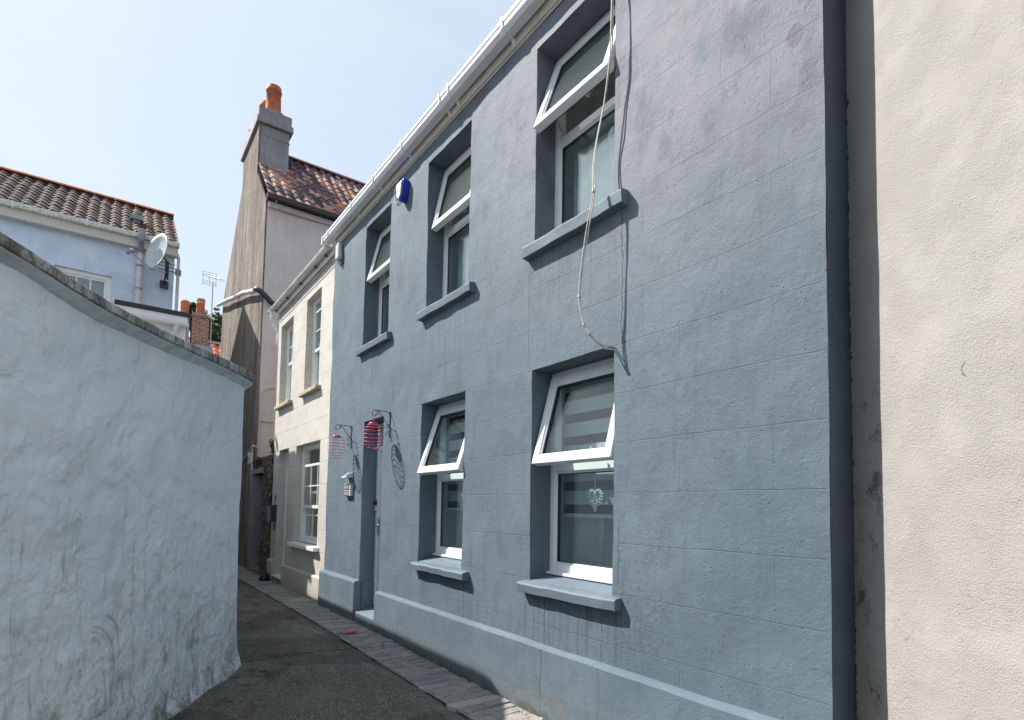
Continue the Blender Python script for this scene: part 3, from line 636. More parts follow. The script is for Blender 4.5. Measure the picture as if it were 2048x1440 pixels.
def vent_window(parent, op, zt, out, sill, vent_glass='glass_vent'):
    """White plastic window: a fixed light below, a top-hung vent pushed out above."""
    x0, x1, z0, z1 = op; zb = z0 + 0.11
    f = MB(); bars_rect(f, x0, x1, zb, z1, 0.055, YF, YF + 0.075, None, 0.085); f.box(x0 + .055, x1 - .055, YF + .001, YF + 0.074, zt - 0.03, zt + 0.035)
    f.box(x0, x1, YF - 0.035, YF - 0.001, zb - 0.002, zb + 0.022)
    # beading step round the fixed light
    bars_rect(f, x0 + .053, x1 - .053, zb + .083, zt - .028, 0.018, YF + .014, YF + .06)
    win = f.build('window', M['upvc'], parent, 0.006)
    g = MB(); bars_rect(g, x0 + .070, x1 - .070, zb + .100, zt - .045, 0.007, YF + .022, YF + .05); g.build('gasket', M['gasket'], win)
    p = MB(); p.box(x0 + .072, x1 - .072, YF + .030, YF + .046, zb + .10, zt - .046); p.build('pane', M['glass'], win)
    ztop = z1 - 0.045; hgt = ztop - zt + 0.004; a = math.asin(min(0.6, out / hgt)); ca, sa = math.cos(a), math.sin(a)
    def fn(x, o, d): return (x, YF - 0.008 - d * sa - o * ca, ztop - d * ca + o * sa)
    sx0, sx1 = x0 + 0.022, x1 - 0.022
    s = MB(); bars_rect(s, sx0, sx1, 0.0, hgt, 0.068, -0.055, 0.016, fn)
    bars_rect(s, sx0 + .066, sx1 - .066, 0.066, hgt - .066, 0.016, -0.05, 0.004, fn)
    s.build('opening_sash', M['upvc'], win, 0.006, recalc=True)
    g = MB(); bars_rect(g, sx0 + .081, sx1 - .081, 0.081, hgt - .081, 0.007, -0.04, -0.006, fn)
    bars_rect(g, sx0 + .012, sx1 - .012, 0.012, hgt - .012, 0.012, -0.064, -0.0555, fn); g.build('gasket', M['gasket'], win, recalc=True)
    p = MB(); p.box(sx0 + .084, sx1 - .084, -0.034, -0.016, 0.083, hgt - .083, fn); p.build('pane', M[vent_glass], win, recalc=True)
    st = MB()
    for x in (x0 + 0.062, x1 - 0.062):
        q = fn(x, -0.05, hgt * 0.62); st = MB(); st.tube([(x, YF + 0.03, zt + 0.10), (x, (q[1] + YF) / 2, (q[2] + zt + .1) / 2 + 0.01), q], 0.006, 6); st.build('stay_arm', M['steel'], win)
    q = fn((x0 + x1) / 2 + 0.1, -0.06, hgt - 0.04); st = MB()
    st.tube([q, (q[0], q[1] + 0.04, q[2] - 0.005), (q[0] + 0.01, q[1] + 0.055, q[2] + 0.09)], 0.010, 8)
    st.build('handle', M['white_plastic'], win)
    # painted masonry sill
    m = MB(); xa, xb, zf, th, pr = sill
    m.prism([(0.004, z0 + .002), (0.006 + YF - D, z0 + .002), (YF - D - 0.002, zb - 0.004), (0.004, zf + 0.018)], x0 + .003, x1 - .003, lambda p_, q_, w_: (w_, D + p_, q_))
    n = 14; prof = [(0.03, zf + 0.015), (-pr + .01, zf), (-pr, zf - .012), (-pr + 0.006, zf - th), (0.03, zf - th - 0.004)]; vs = []; k = len(prof)
    for i in range(n + 1):
        x = lerp(xa, xb, i / n)
        for c_, d_ in prof: vs.append((x, D + c_ + 0.007 * nz(x * 5, d_ * 4, 2), d_ + 0.010 * nz(x * 6, c_ * 9, zf)))
    m.add(vs, [(i * k + j, (i + 1) * k + j, (i + 1) * k + (j + 1) % k, i * k + (j + 1) % k) for i in range(n) for j in range(k)])
    m.add(vs[:k], [tuple(range(k))]); m.add(vs[-k:], [tuple(reversed(range(k)))])
    m.build('sill', M['blue_sill'], win, 0.004, recalc=True)
    return win
vent_window(blue, UP[0], 4.66, 0.17, (-7.42, -6.38, 3.735, 0.085, 0.07), 'frosted')
vent_window(blue, UP[1], 4.66, 0.15, (-5.56, -4.46, 3.735, 0.085, 0.07), 'frosted')
vent_window(blue, UP[2], 4.68, 0.235, (-3.63, -2.53, 3.745, 0.095, 0.075), 'frosted')
vent_window(blue, LO[0], 1.925, 0.235, (-5.545, -4.46, 1.005, 0.070, 0.075))
vent_window(blue, LO[1], 1.935, 0.195, (-3.63, -2.57, 1.02, 0.075, 0.07))

# door
mb = MB(); bars_rect(mb, DOOR[0] + .002, DOOR[1] - .002, 0.287, 2.715, 0.06, YF - 0.01, YF + 0.07); mb.box(DOOR[0] + .06, DOOR[1] - .06, YF - .009, YF + .069, 2.34, 2.40)
fr = mb.build('door_frame', M['upvc'], blue, 0.006)
mb = MB(); mb.box(DOOR[0] + .065, DOOR[1] - .065, YF + .012, YF + .055, 0.35, 2.338)
for z0, z1 in ((0.5, 1.0), (1.12, 2.2)): bars_rect(mb, DOOR[0] + .16, DOOR[1] - .16, z0, z1, 0.03, YF + .002, YF + .02)
dr = mb.build('door', M['upvc'], blue, 0.004)
mb = MB(); mb.box(DOOR[0] + .062, DOOR[1] - .062, YF + .02, YF + .035, 2.402, 2.654); mb.build('fanlight', M['glass'], blue)
mb = MB(); mb.tube([(-7.10, YF + .012, 1.36), (-7.10, YF - .05, 1.36), (-6.98, YF - .052, 1.36)], 0.011, 8); mb.box(-7.115, -7.085, YF - .004, YF + .013, 1.22, 1.44)
mb.build('handle', M['steel'], dr)
mb = MB(); mb.box(-6.628, -6.612, YF - 0.018, YF - 0.011, 1.02, 1.40); mb.build('door_seal', M['grey_plastic'], fr)

# ------------------------------------------------------------------ fittings on the blue house
def spiral(c, r0, turns, fn, n=26, start=0.0, sgn=1):
    return [fn(c[0] + r0 * (1 - 0.75 * i / n) * math.cos(start + sgn * 2 * PI * turns * i / n), c[1] + r0 * (1 - 0.75 * i / n) * math.sin(start + sgn * 2 * PI * turns * i / n)) for i in range(n + 1)]
def bracket(x, zt, label):
    t = thing('lantern_bracket', label, 'bracket', (x, D, zt - 0.16), 'scrolled iron brackets over the front door')
    P = lambda o, z: (x, D - o, z)
    m = MB(); m.box(x - .008, x + .008, D - .010, D - .0005, zt - 0.31, zt + 0.005); m.build('wall_plate', M['dark_metal'], t, 0.002)
    m = MB(); pts = [P(.012, zt - .03), P(.02, zt - .008), P(.04, zt), P(.20, zt)]
    pts += [P(.20 + .03 * math.sin(a), zt - .03 + .03 * math.cos(a)) for a in (0.5, 1.0, 1.5, 2.1, 2.7, 3.3, 3.9)]
    m.tube(pts, .0048, 8); m.build('arm', M['dark_metal'], t)
    m = MB(); m.tube([P(.145, zt - .006), P(.10, zt - .07), P(.055, zt - .125), P(.012, zt - .18)], .0042, 8)
    m.tube(spiral((.165, zt - .032), .024, 1.2, P, start=2.4, sgn=-1), .004, 6)
    m.build('stay', M['dark_metal'], t)
    for dz in (.185, .265):
        m = MB(); m.tube([P(.012, zt - dz + .03)] + spiral((.035, zt - dz), .03, 1.25, P, start=1.9, sgn=-1), .004, 6); m.build('scroll', M['dark_metal'], t)
    return t
def lantern(x, y, ztop, mat, label):
    R, Hh = 0.122, 0.158; zc = ztop - 0.035 - Hh
    t = thing('spiral_lantern', label, 'lantern', (x, y, zc - Hh), 'pink wire lanterns over the front door')
    m = MB(); n = 300; turns = 8.6; pts = []
    for i in range(n + 1):
        q = i / n; ph = lerp(0.36, PI - 0.28, q); a = 2 * PI * turns * q
        rr = R * math.sin(ph) ** 0.85
        pts.append((x + rr * math.cos(a), y + rr * math.sin(a), zc + Hh * math.cos(ph)))
    m.tube(pts, 0.0036, 6); m.build('coil', mat, t)
    m = MB(); m.lathe((x, y, ztop - .065), [(0.0, 0), (.052, 0), (.056, .008), (.056, .024), (.048, .034), (0.0, .036)], 20); m.build('solar_cap', M['pink_cap'], t)
    m = MB(); m.tube([(x - .035, y, ztop - .035), (x - .034, y, ztop + .06), (x - .02, y, ztop + .078), (x + .02, y, ztop + .078), (x + .034, y, ztop + .06), (x + .035, y, ztop - .035)], .0035, 6)
    m.build('handle', mat, t)
    return t
bracket(-6.346, 2.745, 'black scrolled iron bracket to the right of the doorway')
bracket(-7.651, 2.715, 'black scrolled iron bracket to the left of the doorway')
lantern(-6.346, D - .212, 2.625, M['pink_wire'], 'bright pink spiral wire lantern in front of the dark door reveal')
lantern(-7.651, D - .212, 2.595, M['pink_wire_faded'], 'faded pale pink spiral wire lantern beside the cream house edge')

t = thing('alarm_box', 'blue and white burglar alarm box under the gutter', 'alarm', (-6.07, D, 5.2))
hexa = [(p * .72, q * .78) for p, q in [(-.15, .12), (-.10, -.10), (-.03, -.155), (.03, -.155), (.10, -.10), (.15, .12), (.13, .155), (-.13, .155)]]
mb = MB(); mb.prism([(p * .93, q) for p, q in hexa], 0.0, 0.085, lambda p, q, w: (-6.07 + p, D - .003 - w, 5.35 + q)); mb.build('body', M['alarm_blue'], t, 0.008, recalc=True)
mb = MB(); mb.prism([(p * .72, q * .80) for p, q in hexa], 0.086, 0.100, lambda p, q, w: (-6.07 + p, D - .003 - w, 5.35 + q)); mb.build('front_cover', M['white_plastic'], t, 0.006, recalc=True)
t = thing('junction_box', 'small white plastic box high at the left edge of the blue wall', 'junction box', (-8.36, D, 5.3))
mb = MB(); mb.box(-8.43, -8.29, D - .075, D - .004, 5.34, 5.58); mb.build('housing', M['white_plastic'], t, 0.02)
mb = MB(); mb.tube([(-8.34, D - .04, 5.31), (-8.34, D - .04, 5.26), (-8.29, D - .03, 5.23), (-8.24, D - .02, 5.27), (-8.23, D - .012, 5.40)], .009, 6); mb.build('lead', M['cable_dark'], t)
t = thing('house_sign', 'small two panel house name sign beside the door', 'sign', (-7.63, D, 1.7))
for z0, z1 in ((1.735, 1.815), (1.822, 1.905)):
    mb = MB(); mb.box(-7.755, -7.515, D - .045, D - .003, z0, z1); pn = mb.build('tray', M['sign_frame'], t, 0.004)
    mb = MB(); mb.box(-7.742, -7.56, D - .0485, D - .0455, z0 + .008, z1 - .006); mb.build('name_panel', M['sign_dark'], pn)
    mb = MB()
    for k, hh in enumerate((.05, .034, .05, .034, .042, .034)):
        xx = -7.725 + k * .026
        mb.box(xx, xx + .008, D - .0515, D - .049, z0 + .015, z0 + .015 + hh)
        if k % 2 == 0: mb.box(xx + .008, xx + .018, D - .0512, D - .0492, z0 + .015 + hh * .4, z0 + .015 + hh * .6)
        else: mb.box(xx + .008, xx + .018, D - .0512, D - .0492, z0 + .015, z0 + .023); mb.box(xx + .008, xx + .018, D - .0512, D - .0492, z0 + .007 + hh, z0 + .015 + hh)
    mb.build('lettering', M['sign_pale'], pn)
t = thing('solar_light', 'white sloping solar wall light above the house name sign', 'light', (-7.63, D, 2.0))
mb = MB(); mb.prism([(-.003, .0), (-.105, .0), (-.105, .012), (-.003, .085)], -7.72, -7.54, lambda p, q, w: (w, D + p, 1.985 + q)); mb.build('body', M['white_plastic'], t, 0.003, recalc=True)
mb = MB(); mb.prism([(-.094, .024), (-.018, .077), (-.020, .081), (-.096, .028)], -7.70, -7.56, lambda p, q, w: (w, D + p, 1.986 + q)); mb.build('solar_panel', M['solar'], t, recalc=True)
t = thing('doorbell', 'black and silver camera doorbell on the white door frame', 'doorbell', (-7.165, YF, 1.55))
mb = MB(); mb.box(-7.195, -7.137, YF - .040, YF - .011, 1.615, 1.675); mb.build('camera_head', M['black'], t, 0.004)
mb = MB(); mb.box(-7.195, -7.137, YF - .036, YF - .011, 1.54, 1.614); mb.build('button_plate', M['silver'], t, 0.004)

# loose twin cable hanging down the wall
t = thing('hanging_cable', 'loose off white twin cable hanging down across the upper window', 'cable', (-2.7, D, 2.6))
cab = [(1225, 0, .085)]
CP = [(-2.632, 5.86, .03), (-2.632, 5.36, .06), (-2.623, 5.127, .072), (-2.63, 4.769, .075), (-2.659, 4.57, .078), (-2.686, 4.386, .088), (-2.738, 4.135, .105), (-2.739, 3.949, .125), (-2.716, 3.753, .145), (-2.751, 3.515, .165),
      (-2.785, 3.241, .185), (-2.797, 3.034, .19), (-2.765, 2.871, .18), (-2.722, 2.785, .16), (-2.68, 2.726, .13), (-2.655, 2.697, .09), (-2.645, 2.695, .03), (-2.66, 2.70, -.06)]
def cr(ps, n=10):
    out = []
    for i in range(len(ps) - 1):
        p0, p1, p2, p3 = ps[max(i - 1, 0)], ps[i], ps[i + 1], ps[min(i + 2, len(ps) - 1)]
        for k in range(n):
            u = k / n
            out.append(tuple(0.5 * (2 * b + (c - a) * u + (2 * a - 5 * b + 4 * c - d) * u * u + (3 * b - a - 3 * c + d) * u ** 3) for a, b, c, d in zip(p0, p1, p2, p3)))
    return out + [ps[-1]]
base = [(x, D - o, z) for x, z, o in CP]
pts = cr(base)
for k in (0, 1):
    q = []
    for i, p in enumerate(pts):
        sgn = 1 if k else -1; w = .0065 + .007 * abs(nz(i * .05, 2)) + .001 * math.sin(i * .5)
        q.append((p[0] + sgn * w * math.cos(i * .045), p[1] + sgn * w * math.sin(i * .045) * .6, p[2] + (0.008 * sgn if i > 150 else 0)))
    m = MB(); m.tube(q, .0048, 7); m.build('strand', M['cable'], t)
for i in (78, 108, 121, 129): MB().tube([pts[i], pts[i + 1]], .0125, 8).build('cable_tie', M['cable'], t)
t = tag(MB().tube(cr([(-6.22, D - .03, 5.70), (-6.25, D - .02, 5.62), (-6.36, D - .02, 5.52), (-6.36, D - .02, 5.40), (-6.31, D - .02, 5.33), (-6.22, D - .02, 5.36)], 6), .006, 6).build('alarm_cable', M['cable'], None),
        'short grey cable looping from the gutter to the alarm box', 'cable')

# things seen through the panes
def blind(op, zbot, label):
    x0, x1, z0, z1 = op
    t = thing('window_blind', label, 'blind', (x0, YF + .13, zbot), 'striped blinds behind the ground floor windows')
    m = MB(); m.box(x0 + .03, x1 - .03, YF + .125, YF + .128, zbot, z1 - .06); m.build('fabric', M['blind'], t)
    m = MB(); m.box(x0 + .03, x1 - .03, YF + .115, YF + .137, zbot - .03, zbot); m.build('bottom_bar', M['white_plastic'], t, .004)
    m = MB(); m.tube([(x0 + .03, YF + .12, z1 - .04), (x1 - .03, YF + .12, z1 - .04)], .03, 12); m.build('roller', M['white_plastic'], t)
blind(LO[0], 1.60, 'striped day and night blind behind the middle ground floor window')
blind(LO[1], 1.57, 'striped day and night blind behind the right ground floor window')
def heart(cx, cz, label):
    t = thing('heart_ornament', label, 'ornament', (cx, YF + .085, cz - .1), 'beaded hearts hanging in the windows')
    m = MB(); y = YF + .085
    for sc, n in ((1.0, 30), (.74, 22)):
        for i in range(n):
            a = 2 * PI * i / n; x = 16 * math.sin(a) ** 3 / 17 * .085 * sc; z = (13 * math.cos(a) - 5 * math.cos(2 * a) - 2 * math.cos(3 * a) - math.cos(4 * a)) / 17 * .095 * sc + .008 * (1 - sc) * 5
            m.lathe((cx + x, y, cz + z), [(.0001, -.0095), (.007, -.006), (.0096, 0), (.007, .006), (.0001, .0095)], 8)
    m.build('beads', M['bead'], t)
    m = MB()
    for i in range(5): m.lathe((cx + .02 * math.cos(i * 1.3), y, cz + .015 * math.sin(i * 1.3)), [(.0001, -.009), (.009, 0), (.0001, .009)], 6)
    m.build('centre_charm', M['bead'], t)
    m = MB(); m.box(cx - .006, cx + .006, y - .001, y + .001, cz + .075, cz + .22); m.build('ribbon', M['ribbon'], t)
heart(-3.12, 1.69, 'pearl beaded heart hanging in the right ground floor window')
heart(-5.10, 1.68, 'pearl beaded heart half hidden at the edge of the middle ground floor window')
def curtain(x0, x1, z0, z1, y, mat, label, grp='curtains behind the upper windows'):
    m = MB(); n = 30; vs = []
    for i in range(n + 1):
        x = lerp(x0, x1, i / n)
        for z in (z0, z1): vs.append((x + .012 * nz(z * 2, i), y + .010 * math.sin(i * 1.35) + .01 * nz(i * .4), z))
    m.add(vs, [(2 * i, 2 * i + 2, 2 * i + 3, 2 * i + 1) for i in range(n)], smooth=True)
    o = m.build('window_curtain', mat); so = o.modifiers.new('thickness', 'SOLIDIFY'); so.thickness = .003
    tag(o, label, 'curtain', grp)
curtain(-3.49, -2.70, 3.75, 4.63, YF + .16, M['curtain'], 'white net curtain behind the upper right window')
curtain(-5.43, -4.65, 3.75, 4.63, YF + .16, M['curtain'], 'white net curtain behind the upper middle window')
curtain(-7.27, -6.56, 3.75, 4.63, YF + .16, M['curtain'], 'white net curtain behind the upper window over the door')
curtain(-3.48, -3.18, 0.98, 2.60, YF + .24, M['curtain_grey'], 'grey curtain behind the striped blind of the right ground floor window', 'curtains behind the ground floor windows')
curtain(-5.44, -5.20, 0.98, 2.60, YF + .24, M['curtain_grey'], 'grey curtain behind the striped blind of the middle ground floor window', 'curtains behind the ground floor windows')

# ------------------------------------------------------------------ cream house beyond it
YC = D + 0.02
cream = thing('cream_house', 'narrow cream rendered house with white sash windows next to the blue house', 'house', (-10.4, YC, 0))
CX0, CX1 = -12.20, XL - 0.004
CW = [(-11.97, -11.06, 3.52, 5.235), (-10.18, -9.34, 3.52, 5.255)]; GW = (-10.54, -9.12, 0.88, 2.665); CD = (-11.75, -11.04, -0.1, 2.675)
ops = [(*q, 0.14) for q in CW] + [(*GW, 0.14), (*CD, 0.14)]
mb = wall_sheet(MB(), CX0, CX1, -0.15, 5.62, FC, ops, 0.14, 0.006, 0.003, 30)
mb.add([(CX0, YC + 6, -.15), (CX0, YC, -.15), (CX0, YC, 5.62), (CX0, YC + 6, 5.62)], [(0, 1, 2, 3)])
mb.build('wall', M['cream'], cream)
mb = wall_sheet(MB(), CX0 + .02, CX1, 0.0, 5.6, lambda u, v, w: (u, YC + .26 + w, v), [(*q[:4], 0) for q in ops], 9, 0, 0)
mb.add([(CX0 + .1, YC + 2.5, 0), (CX1, YC + 2.5, 0), (CX1, YC + 2.5, 5.6), (CX0 + .1, YC + 2.5, 5.6)], [(0, 1, 2, 3)])
for xw in (CX0 + .1, -10.8, CX1 - .01): mb.add([(xw, YC + .26, 0), (xw, YC + 2.5, 0), (xw, YC + 2.5, 5.6), (xw, YC + .26, 5.6)], [(0, 1, 2, 3)])
for zz in (0.004, 2.95, 5.6): mb.add([(CX0, YC + .26, zz), (CX1, YC + .26, zz), (CX1, YC + 2.5, zz), (CX0, YC + 2.5, zz)], [(0, 1, 2, 3)])
mb.build('interior', M['room'], cream)
mb = MB(); plinth(mb, -11.02, CX1 - .004, 0.485, 0.055, YC); plinth(mb, CX0 + .002, -11.77, 0.50, 0.055, YC); mb.build('plinth', M['cream_plinth'], cream, recalc=True)
mb = MB(); mb.box(-11.74, -11.045, YC - .05, YC + .14, -0.1, 0.20); mb.build('doorstep', M['step_stone'], cream, .012)
mb = MB(); mb.box(-11.735, -11.05, YC - .06, YC + .14, 0.202, 0.235); mb.build('threshold', M['white_wood'], cream, .006)
mb = MB(); bars_rect(mb, CD[0] + .002, CD[1] - .002, .238, 2.67, .055, YC + .13, YC + .20); mb.box(-11.69, -11.1, YC + .131, YC + .199, 2.28, 2.33); mb.build('door_frame', M['white_wood'], cream, .005)
mb = MB(); mb.box(-11.69, -11.10, YC + .15, YC + .19, .29, 2.278)
for z0, z1 in ((.42, 1.0), (1.1, 2.15)): bars_rect(mb, -11.60, -11.19, z0, z1, .03, YC + .143, YC + .155)
dr = mb.build('door', M['white_wood'], cream, .004)
mb = MB(); mb.box(-11.69, -11.1, YC + .16, YC + .17, 2.332, 2.61); mb.build('fanlight', M['glass_old'], cream)
mb = MB(); mb.lathe((-11.17, YC + .142, 1.2), [(0.0, -.05), (.022, -.045), (.028, -.03), (.012, -.012), (.02, 0)], 12, 'y'); mb.build('knob', M['steel'], dr)

def sash_window(parent, op, drop, sillmat, zs, xs, cols=3, thick=.07):
    x0, x1, z0, z1 = op; y = D + 0.02 + .11; zb = z0 + .07; zm = (zb + z1) / 2 + .03
    f = MB(); bars_rect(f, x0 + .002, x1 - .002, zb, z1 - .002, .085, y, y + .12, None, .05, .075)
    w = f.build('window', M['white_wood'], parent, .004)
    def sash(za, zc, yy):
        s = MB(); xa, xb = x0 + .087, x1 - .087; bars_rect(s, xa, xb, za, zc, .042, yy, yy + .035, None, .055)
        for i in range(1, cols):
            x = lerp(xa + .04, xb - .04, i / cols); s.box(x - .010, x + .010, yy + .004, yy + .030, za + .055, zc - .042)
        zz = (za + zc) / 2; s.box(xa + .042, xb - .042, yy + .005, yy + .029, zz - .010, zz + .010)
        s.build('sash', M['white_wood'], w, .003)
        p = MB(); p.box(xa + .042, xb - .042, yy + .014, yy + .019, za + .055, zc - .042); p.build('pane', M['glass_old'], w)
    sash(zm - .03 - drop, z1 - .08 - drop, y + .015); sash(zb + .055, zm + .01, y + .062)
    m = MB(); m.box(xs[0], xs[1], D + .02 - .085, D + .02 + .125, zs - thick, zs); m.build('sill', sillmat, w, .012)
sash_window(cream, CW[0], 0.0, M['sill_stone'], 3.575, (-11.99, -10.93))
sash_window(cream, CW[1], 0.12, M['sill_stone'], 3.575, (-10.25, -9.22), 2)
sash_window(cream, GW, 0.26, M['white_wood'], .935, (-10.62, -9.02))
mb = MB(); mb.box(CX0 + .02, CX1 - .01, YC - .0342, YC + .2, 5.56, 5.76); mb.build('fascia', M['white_wood'], cream, .003)
mb = MB(); half = [(-.09 + .06 * math.cos(a), 5.70 + .06 * math.sin(a)) for a in [PI + i * PI / 10 for i in range(11)]]; ih = [(-.09 + .052 * math.cos(a), 5.70 + .052 * math.sin(a)) for a in [2 * PI - i * PI / 10 for i in range(11)]]
mb.prism(half + ih, -12.62, -8.75, lambda p, q, w: (w, YC - .005 + p, q))
mb.prism(half, -8.775, -8.748, lambda p, q, w: (w, YC - .005 + p, q)); mb.prism(half, -12.62, -12.60, lambda p, q, w: (w, YC - .005 + p, q))
gt = mb.build('gutter', M['gutter_dirty'], cream, recalc=True)
for x in (-12.2, -11.3, -10.4, -9.5, -8.95):
    q = [(-.09 + .068 * math.cos(a), 5.70 + .068 * math.sin(a)) for a in [PI + i * PI / 8 for i in range(9)]] + [(-.022, 5.62), (-.022, 5.60), (-.05, 5.61)] 
    m = MB(); m.prism([(-.158, 5.705)] + q[1:8] + [(-.022, 5.66), (-.022, 5.59), (-.06, 5.635)], x - .018, x + .018, lambda p, qq, w: (w, YC - .005 + p, qq)); m.build('gutter_bracket', M['gutter'], gt, recalc=True)
mb = MB(); mb.tube(cr([(-12.42, YC - .09, 5.66), (-12.42, YC - .09, 5.50), (-12.40, YC - .06, 5.40), (-12.33, YC - .01, 5.28), (-12.29, YC + .03, 5.16), (-12.29, YC + .06, 4.9), (-12.29, YC + .5, 4.6)], 5), .05, 12)
mb.build('downpipe', M['gutter_dirty'], cream)
mb = MB(); slab(mb, (CX0, YC - .03, 5.83), (CX1, YC - .03, 5.83), (0, 3.0, 1.6)); mb.build('roof', M['felt'], cream)
tag(MB().tube([(x, YC - .044 - .004 * nz(x), 5.445 + .012 * nz(x * 1.7)) for x in [lerp(-12.2, -8.7, i / 24) for i in range(25)]], .007, 6).build('wall_cable', M['cable_dark']), 'thin dark cable running under the cream house gutter', 'cable', 'cables under the cream house gutter')
tag(MB().tube([(x, YC - .042 - .004 * nz(x, 3), 5.505 + .010 * nz(x * 2.1, 5)) for x in [lerp(-12.1, -8.7, i / 24) for i in range(25)]], .006, 6).build('wall_cable', M['cable_dark']), 'upper thin dark cable close below the cream house gutter brackets', 'cable', 'cables under the cream house gutter')
t = thing('letterbox', 'navy blue letterbox with a sloping lid left of the cream house door', 'letterbox', (-11.93, YC, 1.26))
mb = MB(); mb.box(-12.05, -11.80, YC - .115, YC - .002, 1.26, 1.55); mb.build('body', M['navy'], t, .006)
mb = MB(); mb.prism([(-.002, 1.60), (-.002, 1.57), (-.14, 1.53), (-.14, 1.56)], -12.06, -11.79, lambda p, q, w: (w, YC + p, q)); mb.build('lid', M['navy'], t, .004, recalc=True)
t = thing('number_plaque', 'small dark oval house number plaque above the letterbox', 'plaque', (-11.93, YC, 1.66))
mb = MB(); mb.lathe((-11.93, YC - .002, 1.74), [(0.0, -.014), (.05, -.014), (.058, -.009), (.058, 0)], 20, 'y'); mb.build('plate', M['navy'], t)
fc = bpy.data.curves.new('number', 'FONT'); fc.body = '8'; fc.size = .11; fc.align_x = 'CENTER'; fc.align_y = 'CENTER'; fc.extrude = .002
fo = bpy.data.objects.new('number', fc); COL.objects.link(fo); fc.materials.append(M['white_plastic'])
fm = bpy.data.meshes.new_from_object(fo.evaluated_get(bpy.context.evaluated_depsgraph_get())); bpy.data.objects.remove(fo)
fo = bpy.data.objects.new('number', fm); COL.objects.link(fo); fo.parent = t; fo.location = (0, -.018, .08); fo.rotation_euler = (PI / 2, 0, 0)
t = thing('wall_plaque', 'small dark square plaque below the navy letterbox', 'plaque', (-11.93, YC, 1.1))
mb = MB(); mb.box(-11.995, -11.865, YC - .014, YC - .002, 1.09, 1.23); mb.build('plate', M['navy'], t, .003)
mb = MB(); mb.box(-11.945, -11.905, YC - .018, YC - .0145, 1.115, 1.145); mb.build('mark', M['sign_pale'], t)
t = thing('porch_lamp', 'small white globe lamp at the top of the cream house door', 'lamp', (-11.10, YC + .1, 2.33))
mb = MB(); mb.lathe((-11.13, YC + .09, 2.30), [(0.0, -.055), (.03, -.045), (.052, -.015), (.052, .02), (.03, .05), (0, .055)], 16); mb.build('globe', M['white_plastic'], t)
mb = MB(); mb.box(-11.17, -11.09, YC + .10, YC + .129, 2.26, 2.36); mb.build('base_plate', M['white_plastic'], t, .004)
t = thing('rubbish_bag', 'black bag with a blue tie slumped at the cream house doorstep', 'bag', (-11.93, YC - .14, gz(-12)))
mb = MB(); prof = [(.02, 0), (.085, .01), (.10, .06), (.085, .13), (.05, .18), (.02, .22), (.035, .25), (0, .26)]
mb.lathe((-11.86, YC - .16, gz(-12) - .005), prof, 14); mb.v = [(p[0] + .02 * nz(p[0] * 14, p[1] * 14, p[2] * 14), p[1] + .02 * nz(p[1] * 14, p[2] * 14, 4), p[2]) for p in mb.v]; mb.build('sack', M['bag'], t)
mb = MB(); mb.lathe((-11.86, YC - .16, gz(-12) + .205), [(.03, 0), (.034, .008), (.03, .02)], 12); mb.box(-11.85, -11.79, YC - .19, YC - .185, gz(-12) + .19, gz(-12) + .215); mb.build('tie', M['bag_blue'], t)

# ------------------------------------------------------------------ rubble wall with blue door
sw = thing('stone_wall', 'rough rubble stone garden wall with a dark blue door between the cream and pink houses', 'wall', (-13.0, D, 0))
FS = lambda u, v, w: (u, D + .0 + w, v)
SD = (-13.74, -13.06, -0.1, 2.27)
mb = wall_sheet(MB(), -13.89, -12.205, -0.15, 2.62, FS, [(*SD, .40)], .05, .035, .02, 50, 5.0)
mb.box(-13.89, -12.205, D + .02, D + .45, 2.56, 2.64); mb.build('stonework', M['rubble'], sw)
mb = MB(); mb.box(-13.86, -12.94, D - .075, D + .38, 2.272, 2.39); mb.build('lintel', M['cement'], sw, .012)
mb = MB(); mb.box(-13.74, -13.06, D + .40, D + .44, .2, 2.27)
for i in range(5): mb.box(-13.735 + i * .136, -13.735 + i * .136 + .128, D + .385, D + .402, .21, 2.26)
mb.build('door', M['door_blue'], sw, .003)
mb = MB(); mb.box(-13.745, -13.055, D - .03, D + .42, -.1, .20); mb.build('step', M['step_stone'], sw, .015)
mb = MB(); mb.box(-13.885, -13.705, D - .085, D + .40, -.1, 2.27); mb.build('door_pier', M['cement'], sw, .01)
def weed(c, h, n, label, spread=.12, mat=None, up=.8):
    t = thing('wall_weed', label, 'weed', c, 'weeds growing on the rubble wall')
    st = MB(); lf = MB(); rr = random.Random(int(c[0] * 1000))
    for i in range(n):
        a = rr.uniform(0, 2 * PI); dx, dy = spread * math.cos(a) * rr.random(), spread * .6 * math.sin(a) * rr.random() - .04
        hh = h * rr.uniform(.5, 1); pts = [(c[0] + dx * q, c[1] + dy * q, c[2] + hh * q) for q in (0, .35, .7, 1)]
        st.tube(pts, .004, 5)
        for k in range(14):
            q = rr.uniform(.15, 1); p = Vector((c[0] + dx * q, c[1] + dy * q, c[2] + hh * q)); d = Vector((rr.uniform(-1, 1), rr.uniform(-1, 1), rr.uniform(-.3, .6))).normalized(); s = rr.uniform(.03, .06)
            e = d.orthogonal().normalized() * s * .32
            lf.add([p, p + d * s * .5 + e, p + d * s, p + d * s * .5 - e], [(0, 1, 2, 3)], rr.random())
    st.build('stems', M['bark'], t); lf.build('leaves', M['weed'], t)
weed((-12.42, D + .06, 2.62), .42, 9, 'tall yellow green weed on top of the rubble wall beside the cream house')
weed((-13.25, D - .02, 2.45), .22, 8, 'low fern like weed above the blue door lintel')
weed((-13.55, D - .03, 2.40), .16, 6, 'small weed beside the meter box at the wall corner')

